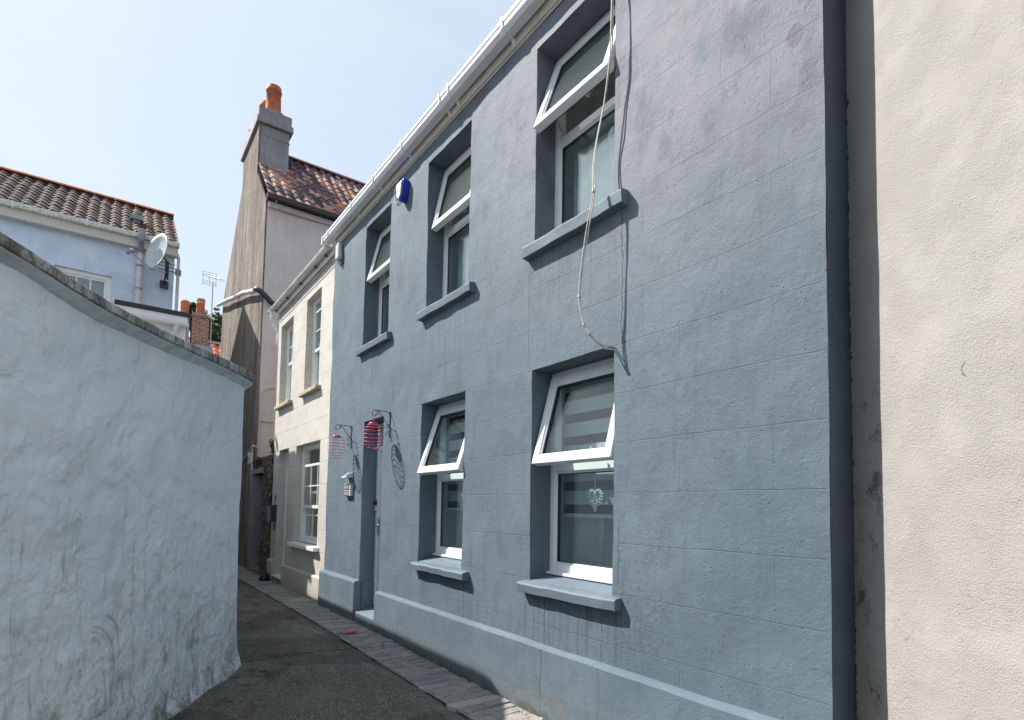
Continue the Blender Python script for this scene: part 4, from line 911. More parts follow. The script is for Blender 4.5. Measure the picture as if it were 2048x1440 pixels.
# ------------------------------------------------------------------ tall pink house with the roughcast gable
XG = -13.9
pink = thing('pink_house', 'tall pink house with a bare roughcast gable, pantile roof and broad chimney', 'house', (-16.5, 3.0, 0))
mb = wall_sheet(MB(), D + .036, 9.0, -.15, 8.72, lambda u, v, w: (XG - w, u, v), (), .25, .02, 0, 60); mb.build('wall', M['pink'], pink)
gp = [(-19.72, -.15), (XG, -.15), (XG + .0, 8.78), (-15.08, 10.02), (-15.08, 11.33), (-17.1, 11.33), (-17.1, 10.52), (-19.62, 7.95), (-19.66, 6.4)]
mb = MB(); mb.prism(gp, 0.0, 0.035, lambda p, q, w: (p, D + w, q)); mb.build('gable_wall', M['roughcast'], pink, recalc=True)
mb = MB(); mb.add([(-19.6, D + .03, -.1), (-19.6, 9, -.1), (-19.6, 9, 7.8), (-19.6, D + .03, 7.8)], [(3, 2, 1, 0)]); mb.add([(-19.6, 9, -.1), (XG, 9, -.1), (XG, 9, 8.7), (-16, 9, 11.2), (-19.6, 9, 7.8)], [(0, 1, 2, 3, 4)]); mb.build('rear_wall', M['pink'], pink)
rr = random.Random(3)
mb = MB(); up = Vector((-16.0 + 13.72, 0, 11.24 - 8.86))
def pt(i, c): return min(1, max(0, rr.gauss(.45, .24) + .5 * nz(i * .4, c * .3, 2)))
pantile_roof(mb, (-13.72, D + .01, 8.86), (-13.72, D + .01 + 29 * .2235, 8.86), up, 11, 29, toned=pt, amp=.04)
rf = mb.build('roof', M['tiles_pink'], pink)
mb = MB(); slab(mb, (-13.74, D + .22, 8.84), (-13.74, 9.2, 8.84), up); slab(mb, (-19.75, 9.2, 7.80), (-19.75, D + .22, 7.80), (-16.0 + 19.75, 0, 11.22 - 7.80)); mb.build('roof_deck', M['felt'], pink)
mb = MB()
for i in range(15):
    y0 = D + .75 + i * .4; mb.prism([(.13 * math.cos(a), .10 * math.sin(a)) for a in [k * PI / 7 for k in range(8)]], y0, y0 + .39, lambda p, q, w: (-16.0 + p, w, 11.20 + q))
mb.build('ridge_tiles', M['tiles_pink'], pink, recalc=True)
mb = MB(); mb.box(-17.1, -15.075, D + .037, 3.50, 9.0, 11.332); mb.build('chimney', M['cement'], pink, .02)
ch = bpy.data.objects['chimney']
mb = MB(); mb.box(-17.18, -14.99, D - .07, 3.58, 11.335, 11.50); mb.box(-17.14, -15.03, D - .03, 3.54, 11.502, 11.76); mb.prism([(D + .06, 11.762), (3.45, 11.762), (3.3, 11.86), (D + .2, 11.86)], -17.05, -15.12, lambda p, q, w: (w, p, q)); mb.build('chimney_cap', M['cement'], ch, .02, recalc=True)
mb = MB()
for z in (11.0, ): mb.box(-17.11, -15.065, D + .040, 3.51, 11.05, 11.07)
mb.build('chimney_band', M['cement'], ch)
def pot(c, r, h, parent, mat, band=None):
    m = MB(); m.lathe(c, [(r, 0), (r * .95, h * .3), (r * .88, h * .80), (r * .97, h * .82), (r * 1.0, h * .86), (r * .93, h * .90), (r * .93, h), (r * .72, h), (r * .72, h * .5)], 24)
    o = m.build('chimney_pot', mat, parent)
    return o
pot((-15.40, 3.14, 11.84), .20, .78, ch, M['terracotta']); pot((-16.10, 3.10, 11.84), .18, .74, ch, M['terracotta_pale']); pot((-16.85, 2.98, 11.84), .17, .36, ch, M['terracotta_pale'])
mb = MB(); mb.prism([(-.05, 0), (.05, 0), (.06, .10), (-.06, .10)], D - .02, 9.0, lambda p, q, w: (-13.68 + p, w, 8.74 + q)); mb.build('gutter', M['dark_gutter'], pink, recalc=True)
mb = MB(); mb.box(-13.88, -13.82, D + .05, 9.0, 8.61, 8.735); mb.build('fascia', M['pink_trim'], pink, .004)
# pipe slung across the gable, and the conduits down the corner
mb = MB(); mb.tube(cr([(-19.9, D - .10, 7.95), (-18.8, D - .13, 7.70), (-17.6, D - .12, 7.45), (-16.6, D - .12, 7.22), (-15.6, D - .12, 7.02), (-14.7, D - .12, 6.78), (-14.0, D - .12, 6.60)], 6), .055, 12); gp_ = mb.build('drainpipe', M['gutter_dirty'], pink)
mb = MB(); mb.tube(cr([(-14.05, D - .12, 6.63), (-13.86, D - .11, 6.58), (-13.80, D + .02, 6.48), (-13.80, D + .18, 6.33), (-13.82, D + .3, 6.28)], 5), .062, 12); mb.build('pipe_elbow', M['dark_metal'], gp_)
mb = MB(); mb.tube(cr([(XG + .02, D + .35, 4.33), (XG + .02, D + .18, 4.30), (XG + .02, D + .07, 4.12), (XG + .02, D + .06, 3.6), (XG + .02, D + .07, 2.7)], 6), .018, 8); mb.tube([(XG + .02, D + .36, 3.53), (XG + .02, D + .07, 3.53)], .014, 8)
mb.build('conduit', M['pink'], pink)
mb = MB(); mb.tube([(-13.93, D - .045, .08), (-13.96, D - .045, 1.5), (-13.98, D - .045, 2.98)], .022, 8); mb.build('service_conduit', M['white_plastic'], pink)
t = thing('meter_box', 'small white service box on the shaded gable above the conduit', 'meter box', (-14.12, D - .02, 2.55))
mb = MB(); mb.box(-14.28, -14.03, D - .085, D - .004, 2.54, 2.80); mb.build('case', M['white_plastic'], t, .01)
mb = MB(); mb.box(-14.24, -14.07, D - .090, D - .086, 2.58, 2.70); mb.build('cover', M['grey_plastic'], t)
tag(MB().tube(cr([(-15.9, D - .03, 2.60), (-15.0, D - .03, 2.72), (-14.2, D - .05, 2.86), (-13.9, D - .05, 2.92), (-13.75, D + .02, 2.9)], 6), .022, 7).build('service_cable', M['cable']), 'pale service cable across the foot of the shaded gable to the meter box', 'cable')

def dish(c, n, r, ry, label, mat, mount, lnb=True, scale=1.0):
    c = Vector(c); n = Vector(n).normalized(); side = Vector((0, 0, 1)).cross(n).normalized(); upv = n.cross(side)
    t = thing('satellite_dish', label, 'satellite dish', tuple(mount[-1]))
    m = MB(); vs = []; seg, rings = 32, 6
    for off in (0.0, -.018):
        for k in range(rings + 1):
            q = max(k / rings, 1e-3)
            for s in range(seg):
                a = 2 * PI * s / seg; vs.append(c + side * (r * q * math.cos(a)) + upv * (ry * q * math.sin(a)) + n * (.085 * scale * (q * q - 1) + off))
    N = (rings + 1) * seg; fs = []
    for k in range(rings):
        for s in range(seg):
            a, b = k * seg + s, k * seg + (s + 1) % seg
            fs.append((a, b, b + seg, a + seg)); fs.append((a + N + seg, b + N + seg, b + N, a + N))
    for s in range(seg):
        a, b = rings * seg + s, rings * seg + (s + 1) % seg; fs.append((a, b, b + N, a + N))
    m.add(vs, fs, smooth=True); m.build('reflector', mat, t)
    m = MB(); m.tube(mount, .022, 8); m.tube([c - n * .1 * scale, mount[0]], .02, 8); m.box(mount[-1][0] - .03, mount[-1][0] + .03, mount[-1][1] - .09, mount[-1][1] + .09, mount[-1][2] - .09, mount[-1][2] + .09); m.build('wall_mount', M['dark_metal'], t)
    if lnb:
        e = c + n * .52 * scale - upv * (ry * .72); b0 = c - upv * (ry * 1.0) - n * .02
        m = MB(); m.tube([Vector(mount[0]) - Vector((0, 0, .3)), b0, e], .013, 8); m.build('feed_arm', M['steel'], t)
        d = (c - e).normalized(); m = MB(); m.lathe(e, [(0, -.06), (.035, -.055), (.035, .03), (.05, .05), (.05, .085), (0, .09)], 12, ax=d)
        m.box(e.x - .05, e.x + .05, e.y - .06, e.y + .02, e.z - .06, e.z + .05); m.build('receiver', M['grey_plastic'], t)
    return t
dish((-12.42, 3.02, 5.95), (.55, -.75, .3), .26, .30, 'black satellite dish peeping over the cream house gutter', M['dark_metal'], [(-12.40, 3.12, 5.9), (-12.40, 3.2, 5.65)], False)

# ------------------------------------------------------------------ lavender house across the lane
XV, YV = -16.2, 1.15
lav = thing('lavender_house', 'pale lavender house with an old pantile roof and white gutter beyond the garden wall', 'house', (-18.2, -2, 0))
LW = (-1.17, -0.09, 5.55, 6.94)
mb = wall_sheet(MB(), -7.0, YV, -.1, 7.95, lambda u, v, w: (XV - w, u, v), [(*LW, .14)], .18, .03, .006, 80, 1.6)
mb.add([(XV, YV, -.1), (-20.3, YV, -.1), (-20.3, YV, 7.9), (-18.2, YV, 9.62), (XV, YV, 7.95)], [(0, 1, 2, 3, 4)])
mb.add([(-20.3, YV, -.1), (-20.3, -7, -.1), (-20.3, -7, 7.9), (-20.3, YV, 7.9)], [(0, 1, 2, 3)])
mb.add([(XV, -7, -.1), (-20.3, -7, -.1), (-20.3, -7, 7.9), (-18.2, -7, 9.62), (XV, -7, 7.95)], [(4, 3, 2, 1, 0)])
mb.build('wall', M['lavender'], lav)
rr = random.Random(11)
def lt(i, c): return min(1, max(0, rr.gauss(.38, .2) + .3 * nz(i * .6, c * .3, 9) + (.22 if c > 30 else 0)))
mb = MB(); ul = Vector((-18.2 + 15.93, 0, 9.66 - 8.04)); pantile_roof(mb, (-15.93, 1.20 - 36 * .2255, 8.04), (-15.93, 1.20, 8.04), ul, 10, 36, toned=lt, amp=.042)
mb.build('roof', M['tiles_old'], lav)
mb = MB(); slab(mb, (-15.98, -6.95, 8.02), (-15.98, 1.18, 8.02), ul * .98); slab(mb, (-20.45, 1.18, 8.0), (-20.45, -6.95, 8.0), (2.25, 0, 1.66)); mb.build('roof_deck', M['felt'], lav)
mb = MB()
for i in range(18):
    y0 = 1.22 - (i + 1) * .45; mb.prism([(.12 * math.cos(a), .085 * math.sin(a)) for a in [k * PI / 7 for k in range(8)]], y0, y0 + .443, lambda p, q, w: (-18.2 + p, w, 9.66 + q))
mb.build('ridge_tiles', M['terracotta_pale'], lav, recalc=True)
mb = MB(); mb.prism([(-.06, 0), (.0, -.012), (.06, 0), (.075, .05), (.075, .10), (-.06, .10)], -7, 1.22, lambda p, q, w: (-15.96 + p, w, 7.93 + q)); gl = mb.build('gutter', M['gutter_dirty'], lav, recalc=True)
for y in (-1.9, -.62, .7): MB().prism([(-.07, -.02), (.07, -.02), (.085, .05), (.085, .108), (-.07, .108)], y - .03, y + .03, lambda p, q, w: (-15.96 + p, w, 7.928 + q)).build('gutter_bracket', M['gutter'], gl, recalc=True)
mb = MB(); mb.box(XV + .02, XV + .20, -7, YV + .05, 7.72, 7.925); mb.build('fascia', M['fascia'], lav, .004)
f = MB(); fx = lambda a, b, c: (XV - b, a, c)
bars_rect(f, LW[0] + .002, LW[1] - .002, LW[2], LW[3] - .002, .10, .06, .16, fx); w = f.build('window', M['white_wood'], lav, .006, recalc=True)
s = MB(); bars_rect(s, LW[0] + .10, LW[1] - .10, LW[2] + .1, LW[3] - .1, .05, .09, .13, fx)
for i in (1, 2): yy = lerp(LW[0] + .15, LW[1] - .15, i / 3); s.box(yy - .014, yy + .014, .095, .125, LW[2] + .15, LW[3] - .15, fx)
s.build('sash', M['white_wood'], w, recalc=True)
MB().box(LW[0] + .15, LW[1] - .15, .11, .115, LW[2] + .15, LW[3] - .15, fx).build('pane', M['glass_old'], w, recalc=True)
mb = MB(); mb.add([(XV - .2, LW[0], LW[2]), (XV - .2, LW[1], LW[2]), (XV - .2, LW[1], LW[3]), (XV - .2, LW[0], LW[3])], [(0, 1, 2, 3)]); mb.build('window_lining', M['step_stone'], w)
mb = MB(); mb.tube([(XV + .12, .43, 4.9), (XV + .12, .43, 7.62)], .068, 14); sp = mb.build('soil_pipe', M['white_plastic'], lav)
mb = MB(); mb.tube(cr([(XV + .12, .43, 7.60), (XV + .13, .43, 7.68), (XV + .24, .43, 7.80), (XV + .38, .43, 7.86), (XV + .40, .43, 7.92), (XV + .40, .43, 7.95)], 4), .066, 16); mb.tube([(XV + .40, .43, 7.92), (XV + .40, .43, 8.10)], .074, 16); mb.build('pipe_top', M['grey_plastic'], sp)
mb = MB()
for z in (7.60, 7.28, 6.72): mb.tube([(XV + .12, .43, z), (XV + .12, .43, z + .04)], .078, 14)
mb.build('pipe_collar', M['grey_plastic'], sp)
mb = MB(); mb.box(-16.82, -16.68, .25, .41, 8.25, 8.66); mb.box(-16.87, -16.63, .20, .46, 8.662, 8.78); mb.build('roof_vent', M['grey_plastic'], lav)
mb = MB(); mb.tube([(XV + .22, .90, 7.94), (XV + .14, 1.02, 7.86), (XV + .08, 1.21, 7.80), (XV + .08, 1.23, 7.72), (XV + .08, 1.23, 4.6)], .045, 4); dp = mb.build('downpipe', M['white_plastic'], lav)
MB().box(XV + .02, XV + .14, 1.165, 1.295, 7.30, 7.42).build('pipe_bracket', M['grey_plastic'], dp)
dish((-15.42, .70, 7.50), (.48, -.86, .18), .40, .47, 'large pale satellite dish on the lavender house wall', M['dish'], [(-15.62, .94, 7.42), (-15.75, .95, 7.1), (-16.12, .95, 6.98)])
t = thing('small_aerial', 'small dark aerial on the lavender wall behind the satellite dish', 'aerial', (-16.0, .98, 7.1))
mb = MB(); mb.tube([(-15.9, 1.0, 7.05), (-15.9, 1.0, 7.5)], .02, 8); mb.build('mast', M['dark_metal'], t)
mb = MB()
for z in (7.46, 7.38, 7.28): mb.tube([(-15.9, .80, z), (-15.88, 1.16, z - .02)], .010, 6)
mb.build('elements', M['dark_metal'], t)

# flat roofed lean-to in front of it
lean = thing('lean_to', 'low white flat roofed extension with a black roof edge below the lavender house', 'extension', (-13.5, -1.5, 0))
XE, YE, YL = -12.60, 1.17, -0.02
mb = MB(); mb.box(-16.1, XE - .03, YL + .03, YE - .03, -.1, 5.19); mb.build('wall', M['white_render'], lean)
mb = MB(); mb.box(-16.15, XE + .06, YL, YE + .02, 5.25, 5.33); mb.build('flat_roof', M['felt'], lean, .006)
mb = MB(); mb.box(XE - .028, XE + .02, YL + .01, YE - .005, 5.05, 5.248); mb.box(XE + .02, XE + .03, YL + .01, YE - .005, 5.13, 5.15); mb.build('fascia', M['white_wood'], lean, .006)
mb = MB(); hf = [(.055 * math.cos(a), .055 * math.sin(a)) for a in [PI + i * PI / 8 for i in range(9)]]; mb.prism(hf, YL + .01, YE + .01, lambda p, q, w: (XE + .09 + p, w, 5.09 + q)); gl = mb.build('gutter', M['gutter'], lean, recalc=True)
for y in (.70, 1.10): MB().prism([(.066 * math.cos(a), .066 * math.sin(a)) for a in [PI + i * PI / 8 for i in range(9)]], y - .03, y + .03, lambda p, q, w: (XE + .09 + p, w, 5.095 + q)).build('gutter_joint', M['gutter'], gl, recalc=True)
mb = MB(); mb.tube([(XE + .09, .98, 5.05), (XE + .09, .96, 4.96), (XE + .04, .92, 4.82), (XE + .04, .92, 3.0)], .045, 10); mb.build('downpipe', M['white_plastic'], lean)

# ------------------------------------------------------------------ far house, its stacks, aerial and trees
far = thing('far_house', 'distant house with red pantiles and a brick chimney stack at the end of the lane', 'house', (-26, 4, 0))
mb = MB(); mb.box(-28.5, -23.7, 1.0, 9, -.1, 6.7); mb.build('wall', M['white_render'], far)
mb = MB(); uf = Vector((-1.7, 0, 1.3)); pantile_roof(mb, (-23.5, .95, 6.75), (-23.5, .95 + 26 * .28, 6.75), uf, 6, 26); rf = mb.build('roof', M['tiles_red'], far)
mb = MB(); slab(mb, (-23.55, .95, 6.73), (-23.55, 9, 6.73), uf); slab(mb, (-28.7, 9, 6.0), (-28.7, .95, 6.0), (3.5, 0, 2.05)); mb.build('roof_deck', M['felt'], far)
mb = MB(); mb.prism([(-.09, -.03), (.09, -.03), (0, .09)], .95, 9, lambda p, q, w: (-25.2 + p, w, 8.05 + q)); mb.build('ridge_tiles', M['cement'], far, recalc=True)
mb = MB(); mb.box(-24.45, -23.9, 2.36, 2.92, 6.2, 8.62); mb.box(-24.49, -23.86, 2.32, 2.96, 8.622, 8.70); st = mb.build('chimney', M['brick'], far, .01)
MB().box(-24.46, -23.89, 2.35, 2.93, 8.702, 8.78).build('chimney_cap', M['cement'], st, .02)
mb = MB(); mb.prism([(.0, 0), (.25, -.25), (.35, -.2), (.05, .12)], 2.25, 3.05, lambda p, q, w: (-23.9 + p, w, 7.45 + q)); mb.build('flashing', M['cement'], st, recalc=True)
p1 = pot((-24.15, 2.64, 8.76), .155, .64, st, M['terracotta'])
MB().lathe((-24.15, 2.64, 8.76 + .66 * .72), [(.143, 0), (.140, .04)], 18).build('pot_band', M['band_white'], st)
MB().lathe((-24.15, 2.64, 8.76 + .66 * .93), [(.149, 0), (.149, .03)], 18).build('pot_band', M['band_white'], st)
mb = MB(); mb.box(-24.9, -24.0, 1.90, 2.28, 6.2, 8.72); s2 = mb.build('chimney', M['cement'], far, .01)
pot((-24.3, 2.13, 8.70), .155, .56, s2, M['terracotta_pale'])
t = thing('television_aerial', 'tall television aerial on a mast beside the distant brick chimney', 'aerial', (-24, 3.01, 7.7))
mb = MB(); mb.tube([(-24, 3.0, 7.4), (-24, 3.0, 10.12)], .022, 8); mb.build('mast', M['steel'], t)
mb = MB()
for z in (9.98, 10.05, 10.12, 10.30, 10.38, 10.46): mb.tube([(-24.0, 2.62, z), (-24.05, 3.14, z)], .008, 5)
for y in (2.66, 2.88, 3.10): mb.tube([(-24.02, y, 9.96), (-24.02, y, 10.48)], .008, 5)
mb.build('reflector', M['steel'], t)
mb = MB(); mb.tube([(-24.0, 2.80, 10.30), (-23.2, 3.20, 10.02)], .018, 6)
for k in range(9):
    q = k / 8; c = Vector((-24.0, 2.80, 10.30)).lerp(Vector((-23.2, 3.20, 10.02)), q); mb.tube([c + Vector((.05, -.09, .06)), c - Vector((.05, -.09, .06))], .007, 5)
mb.build('director_boom', M['steel'], t)

def tree(c, crown, label, seed):
    rr = random.Random(seed); t = thing('tree', label, 'tree', c, 'trees behind the distant rooftops')
    top = c[2] + crown[0][2]; m = MB()
    m.tube([(c[0], c[1], c[2] - .2), (c[0] + .1, c[1] + .05, c[2] + (top - c[2]) * .5), (c[0], c[1] + .1, top)], [.35, .26, .12], 10)
    lf = MB()
    for (dx, dy, dz, r) in crown:
        cc = Vector((c[0] + dx, c[1] + dy, c[2] + dz)); m.tube([(c[0], c[1] + .08, max(c[2] + 1, cc.z - r * 1.6)), cc - Vector((0, 0, r * .4)), cc], [.14, .08, .03], 6)
        for k in range(34):                           # twig clusters through the crown's volume
            d = Vector((rr.gauss(0, 1), rr.gauss(0, 1), rr.gauss(0, 1))).normalized() * r * rr.uniform(.25, 1.08) ** .6
            q = cc + d; cs = r * rr.uniform(.12, .26); tn = rr.random()
            for j in range(42):
                p = q + Vector((rr.gauss(0, cs * .6), rr.gauss(0, cs * .6), rr.gauss(0, cs * .5))); s = rr.uniform(.05, .10)
                u = Vector((rr.uniform(-1, 1), rr.uniform(-1, 1), rr.uniform(-.4, .4))).normalized(); e = u.orthogonal().normalized() * s * .4; u *= s
                lf.add([p - u, p + e, p + u, p - e], [(0, 1, 2, 3)], min(1, max(0, tn * .7 + rr.random() * .3)))
    m.build('trunk', M['bark'], t); lf.build('crown', M['leaf'], t)
tree((-34, 4.40, 0), [(0, 0, 11.55, .62), (.2, .30, 11.25, .5), (0, -.28, 11.05, .5), (.2, .05, 10.6, .6)], 'leafy tree directly behind the aerial mast', 4)
tree((-37, 3.68, 0), [(0, 0, 12.75, .42), (0, .25, 12.3, .5), (0, -.25, 12.2, .5)], 'small leafy tree glimpsed between the two distant chimney pots', 8)
tree((-31, 4.15, 0), [(0, .15, 10.1, .55), (.2, .40, 9.6, .6), (.1, -.30, 9.7, .5), (.1, -.1, 9.2, .6)], 'lower bright green tree between the red roof and the gable', 15)

# ------------------------------------------------------------------ white garden wall on the near side of the lane
LWo = Vector((-5.93, 1.081, 0)); UD = Vector((-.86, .511, 0)).normalized(); UN = Vector((.511, .86, 0)).normalized()
def path(s):
    """s < 0 along the near face, an eased bend, then s > 0 along the lane."""
    R = 0.14; ang = math.radians(30.7); arc = R * ang; back = R * math.tan(ang / 2)
    a0 = math.atan2(UD.y, UD.x); st = LWo - UD * back
    if s <= -back: return LWo + UD * s, UN
    q = s + back
    if q <= arc:
        c = st - UN * R; a = math.atan2(UN.y, UN.x) + q / R; n = Vector((math.cos(a), math.sin(a), 0)); return c + n * R, n
    c = st - UN * R; a = math.atan2(UN.y, UN.x) + ang; n = Vector((math.cos(a), math.sin(a), 0)); tdir = Vector((-n.y, n.x, 0))
    return c + n * R + tdir * (q - arc), n
def ctop(s): return 2.70 + .095 * sstep(-2.4, .1, s) + .022 * sstep(-2.4, -3.1, s) + .008 * nz(s * 1.2, 4)
gw = bpy.data.objects.new('garden_wall', None); COL.objects.link(gw); gw.empty_display_size = .1
gw.location = LWo; gw.rotation_euler = (0, 0, math.atan2(UD.y, UD.x)); gw['label'] = 'white painted garden wall with green streaks and dark concrete coping'; gw['category'] = 'wall'
inv = (Matrix.Translation(LWo) @ Matrix.Rotation(math.atan2(UD.y, UD.x), 4, 'Z')).inverted()
def rbuild(mb, name, mat, root, inv, **k):
    mb.v = [tuple(inv @ Vector(p)) for p in mb.v]; o = mb.build(name, mat, None, **k); o.parent = root; return o
ss = [-9 + .5 * i for i in range(11)] + [-3.6 + .04 * i for i in range(100)] + [.44 + .4 * i for i in range(17)]
zs = [-.12 + .045 * j for j in range(66)]
mb = MB(); vs = []
for s in ss:
    p, n = path(s); zt = ctop(s) + .01
    for j, z in enumerate(zs):
        z = lerp(-.12, zt, j / (len(zs) - 1))
        o = (.024 * nz(s * 1.3, z * 1.3, 1) + .014 * nz(s * 3.4, z * 3.4, 4) + .007 * nz(s * 8, z * 8, 6)) * lerp(1, .55, sstep(-.8, -.1, s))
        o += .05 * math.exp(-max(z, 0) / .16) * (1 + .9 * nz(s * 3.0, z * 5, 11)) + .025 * math.exp(-max(z, 0) / .6)
        o += .03 * math.exp(-((s + .35) / .3) ** 2) * sstep(1.9, .2, z)
        vs.append(p + n * (o - .02) + Vector((0, 0, z)))
k = len(zs)
mb.add(vs, [(i * k + j, (i + 1) * k + j, (i + 1) * k + j + 1, i * k + j + 1) for i in range(len(ss) - 1) for j in range(k - 1)], smooth=True)
bk = []
for s in ss[::3] + [ss[-1]]:
    p, n = path(s); bk += [p - n * .28 + Vector((0, 0, -.1)), p - n * .28 + Vector((0, 0, ctop(s)))]
mb.add(bk, [(2 * i, 2 * i + 1, 2 * i + 3, 2 * i + 2) for i in range(len(bk) // 2 - 1)])
rbuild(mb, 'wall_face', M['garden_wall'], gw, inv)
cs = [-9 + .09 * i for i in range(178)]
def sweep(sec, jit):
    m = MB(); vs = []; k = len(sec)
    for s in cs:
        p, n = path(s); zt = ctop(s)
        for a, b in sec: vs.append(p + n * (a + jit * nz(s * 9, b * 20, 8)) + Vector((0, 0, zt + b * (1 + .35 * sstep(-2, 0, s)) + jit * nz(s * 6, a * 9, 2))))
    m.add(vs, [(i * k + j, (i + 1) * k + j, (i + 1) * k + (j + 1) % k, i * k + (j + 1) % k) for i in range(len(cs) - 1) for j in range(k)])
    m.add(vs[:k], [tuple(range(k))]); m.add(vs[-k:], [tuple(reversed(range(k)))]); return m
rbuild(sweep([(.062, .0), (.066, .004), (.064, .050), (.058, .055), (-.12, .075), (-.33, .05), (-.34, .0), (-.28, -.004), (.0, -.004)], .003), 'coping', M['coping'], gw, inv, recalc=True)
rbuild(sweep([(.052, -.010), (.054, -.0045), (-.10, -.0045), (-.10, -.05), (-.02, -.05), (.012, -.030)], .003), 'coping_bed', M['coping_bed'], gw, inv, recalc=True)

# ------------------------------------------------------------------ cream roughcast wall at the right
RO = Vector((-1.262, 3.0, 0)); RU = Vector((.86, -.511, 0)).normalized(); RNi = Vector((.511, .86, 0)).normalized()
nb = bpy.data.objects.new('neighbour_wall', None); COL.objects.link(nb); nb.location = RO; nb.rotation_euler = (0, 0, math.atan2(RU.y, RU.x)); nb.empty_display_size = .1
nb['label'] = 'sunlit cream roughcast house wall with flaking paint at the right'; nb['category'] = 'wall'
inv = (Matrix.Translation(RO) @ Matrix.Rotation(math.atan2(RU.y, RU.x), 4, 'Z')).inverted()
mb = wall_sheet(MB(), -.06, 4.0, -.12, 6.4, lambda u, v, w: RO + RU * (u + .010 * nz(v * 1.7, 8) * (1 if u < .02 else 0)) + RNi * w + Vector((0, 0, v)), (), .07, .0035, 0, 90, 1.6)
rbuild(mb, 'roughcast_face', M['right_wall'], nb, inv)
mb = MB(); q = [RO + RU * a + RNi * b for a, b in ((-.06, .08), (4.0, .08), (4.0, 1.5), (-.06, 1.5))]
mb.add([p + Vector((0, 0, z)) for z in (-.1, 6.38) for p in q], [(0, 1, 2, 3), (4, 5, 6, 7), (1, 2, 6, 5), (2, 3, 7, 6), (3, 0, 4, 7), (0, 1, 5, 4)]); rbuild(mb, 'wall_core', M['white_render'], nb, inv, recalc=True)

# ------------------------------------------------------------------ house over the garden wall, mirrored in the panes
op = thing('opposite_house', 'pantiled house behind the garden wall, seen only mirrored in the window panes', 'house', (-6.5, -9.6, 0))
OY = -7.2
mb = MB(); mb.box(-11.5, -1.5, OY - 4.8, OY, -.1, 4.5); mb.build('wall', M['white_render'], op)
mb = MB(); uo = Vector((0, -2.4, 1.9)); pantile_roof(mb, (-1.5, OY + .15, 4.48), (-11.5, OY + .15, 4.48), uo, 9, 40, seg=6); mb.build('roof', M['tiles_old'], op)
mb = MB(); slab(mb, (-1.5, OY + .1, 4.46), (-11.5, OY + .1, 4.46), uo); slab(mb, (-11.5, OY - 4.9, 4.46), (-1.5, OY - 4.9, 4.46), (0, 2.65, 1.9)); mb.build('roof_deck', M['felt'], op)
mb = MB(); mb.prism([(0, 0), (.12, 0), (.12, .1), (0, .1)], -11.5, -1.5, lambda p, q, w: (w, OY + .18 + p, 4.34 + q)); mb.build('gutter', M['gutter'], op, recalc=True)
for x0 in (-9.4, -6.0, -3.2):
    mb = MB(); bars_rect(mb, x0, x0 + .9, 2.9, 4.1, .08, OY + .001, OY + .03); w = mb.build('window', M['white_wood'], op)
    MB().box(x0 + .08, x0 + .82, OY + .002, OY + .01, 2.98, 4.02).build('pane', M['glass_old'], w)

# ------------------------------------------------------------------ ground
mb = MB(); mb.add([(-400, -400, -.06), (400, -400, -.06), (400, 400, -.06), (-400, 400, -.06)], [(0, 1, 2, 3)]); struct(mb.build('ground', M['earth']))
YB = 2.285
mb = MB(); xs = [-21 + .2 * i for i in range(126)]; ys = [-4.5, -3.5, -2.5, -1.5] + [-1 + .15 * i for i in range(22)] + [YB + .02]; vs = []
for x in xs:
    for y in ys: vs.append((x, y, gz(x) + .012 * nz(x * .9, y * .9, 5) + .005 * nz(x * 3, y * 3)))
k = len(ys); mb.add(vs, [(i * k + j, (i + 1) * k + j, (i + 1) * k + j + 1, i * k + j + 1) for i in range(len(xs) - 1) for j in range(k - 1)], smooth=True)
struct(mb.build('lane', M['asphalt']))
mb = MB(); xs = [-20 + .15 * i for i in range(160)]; ys = [YB - .02 + .05 * i for i in range(13)]; vs = []
for x in xs:
    for y in ys: vs.append((x, y, gz(x) + .019 + .006 * nz(x * 7, y * 7, 5)))
k = len(ys); mb.add(vs, [(i * k + j, (i + 1) * k + j, (i + 1) * k + j + 1, i * k + j + 1) for i in range(len(xs) - 1) for j in range(k - 1)], smooth=True)
struct(mb.build('paving_bed', M['grit']))
mb = MB(); rr = random.Random(21); x = -14.5
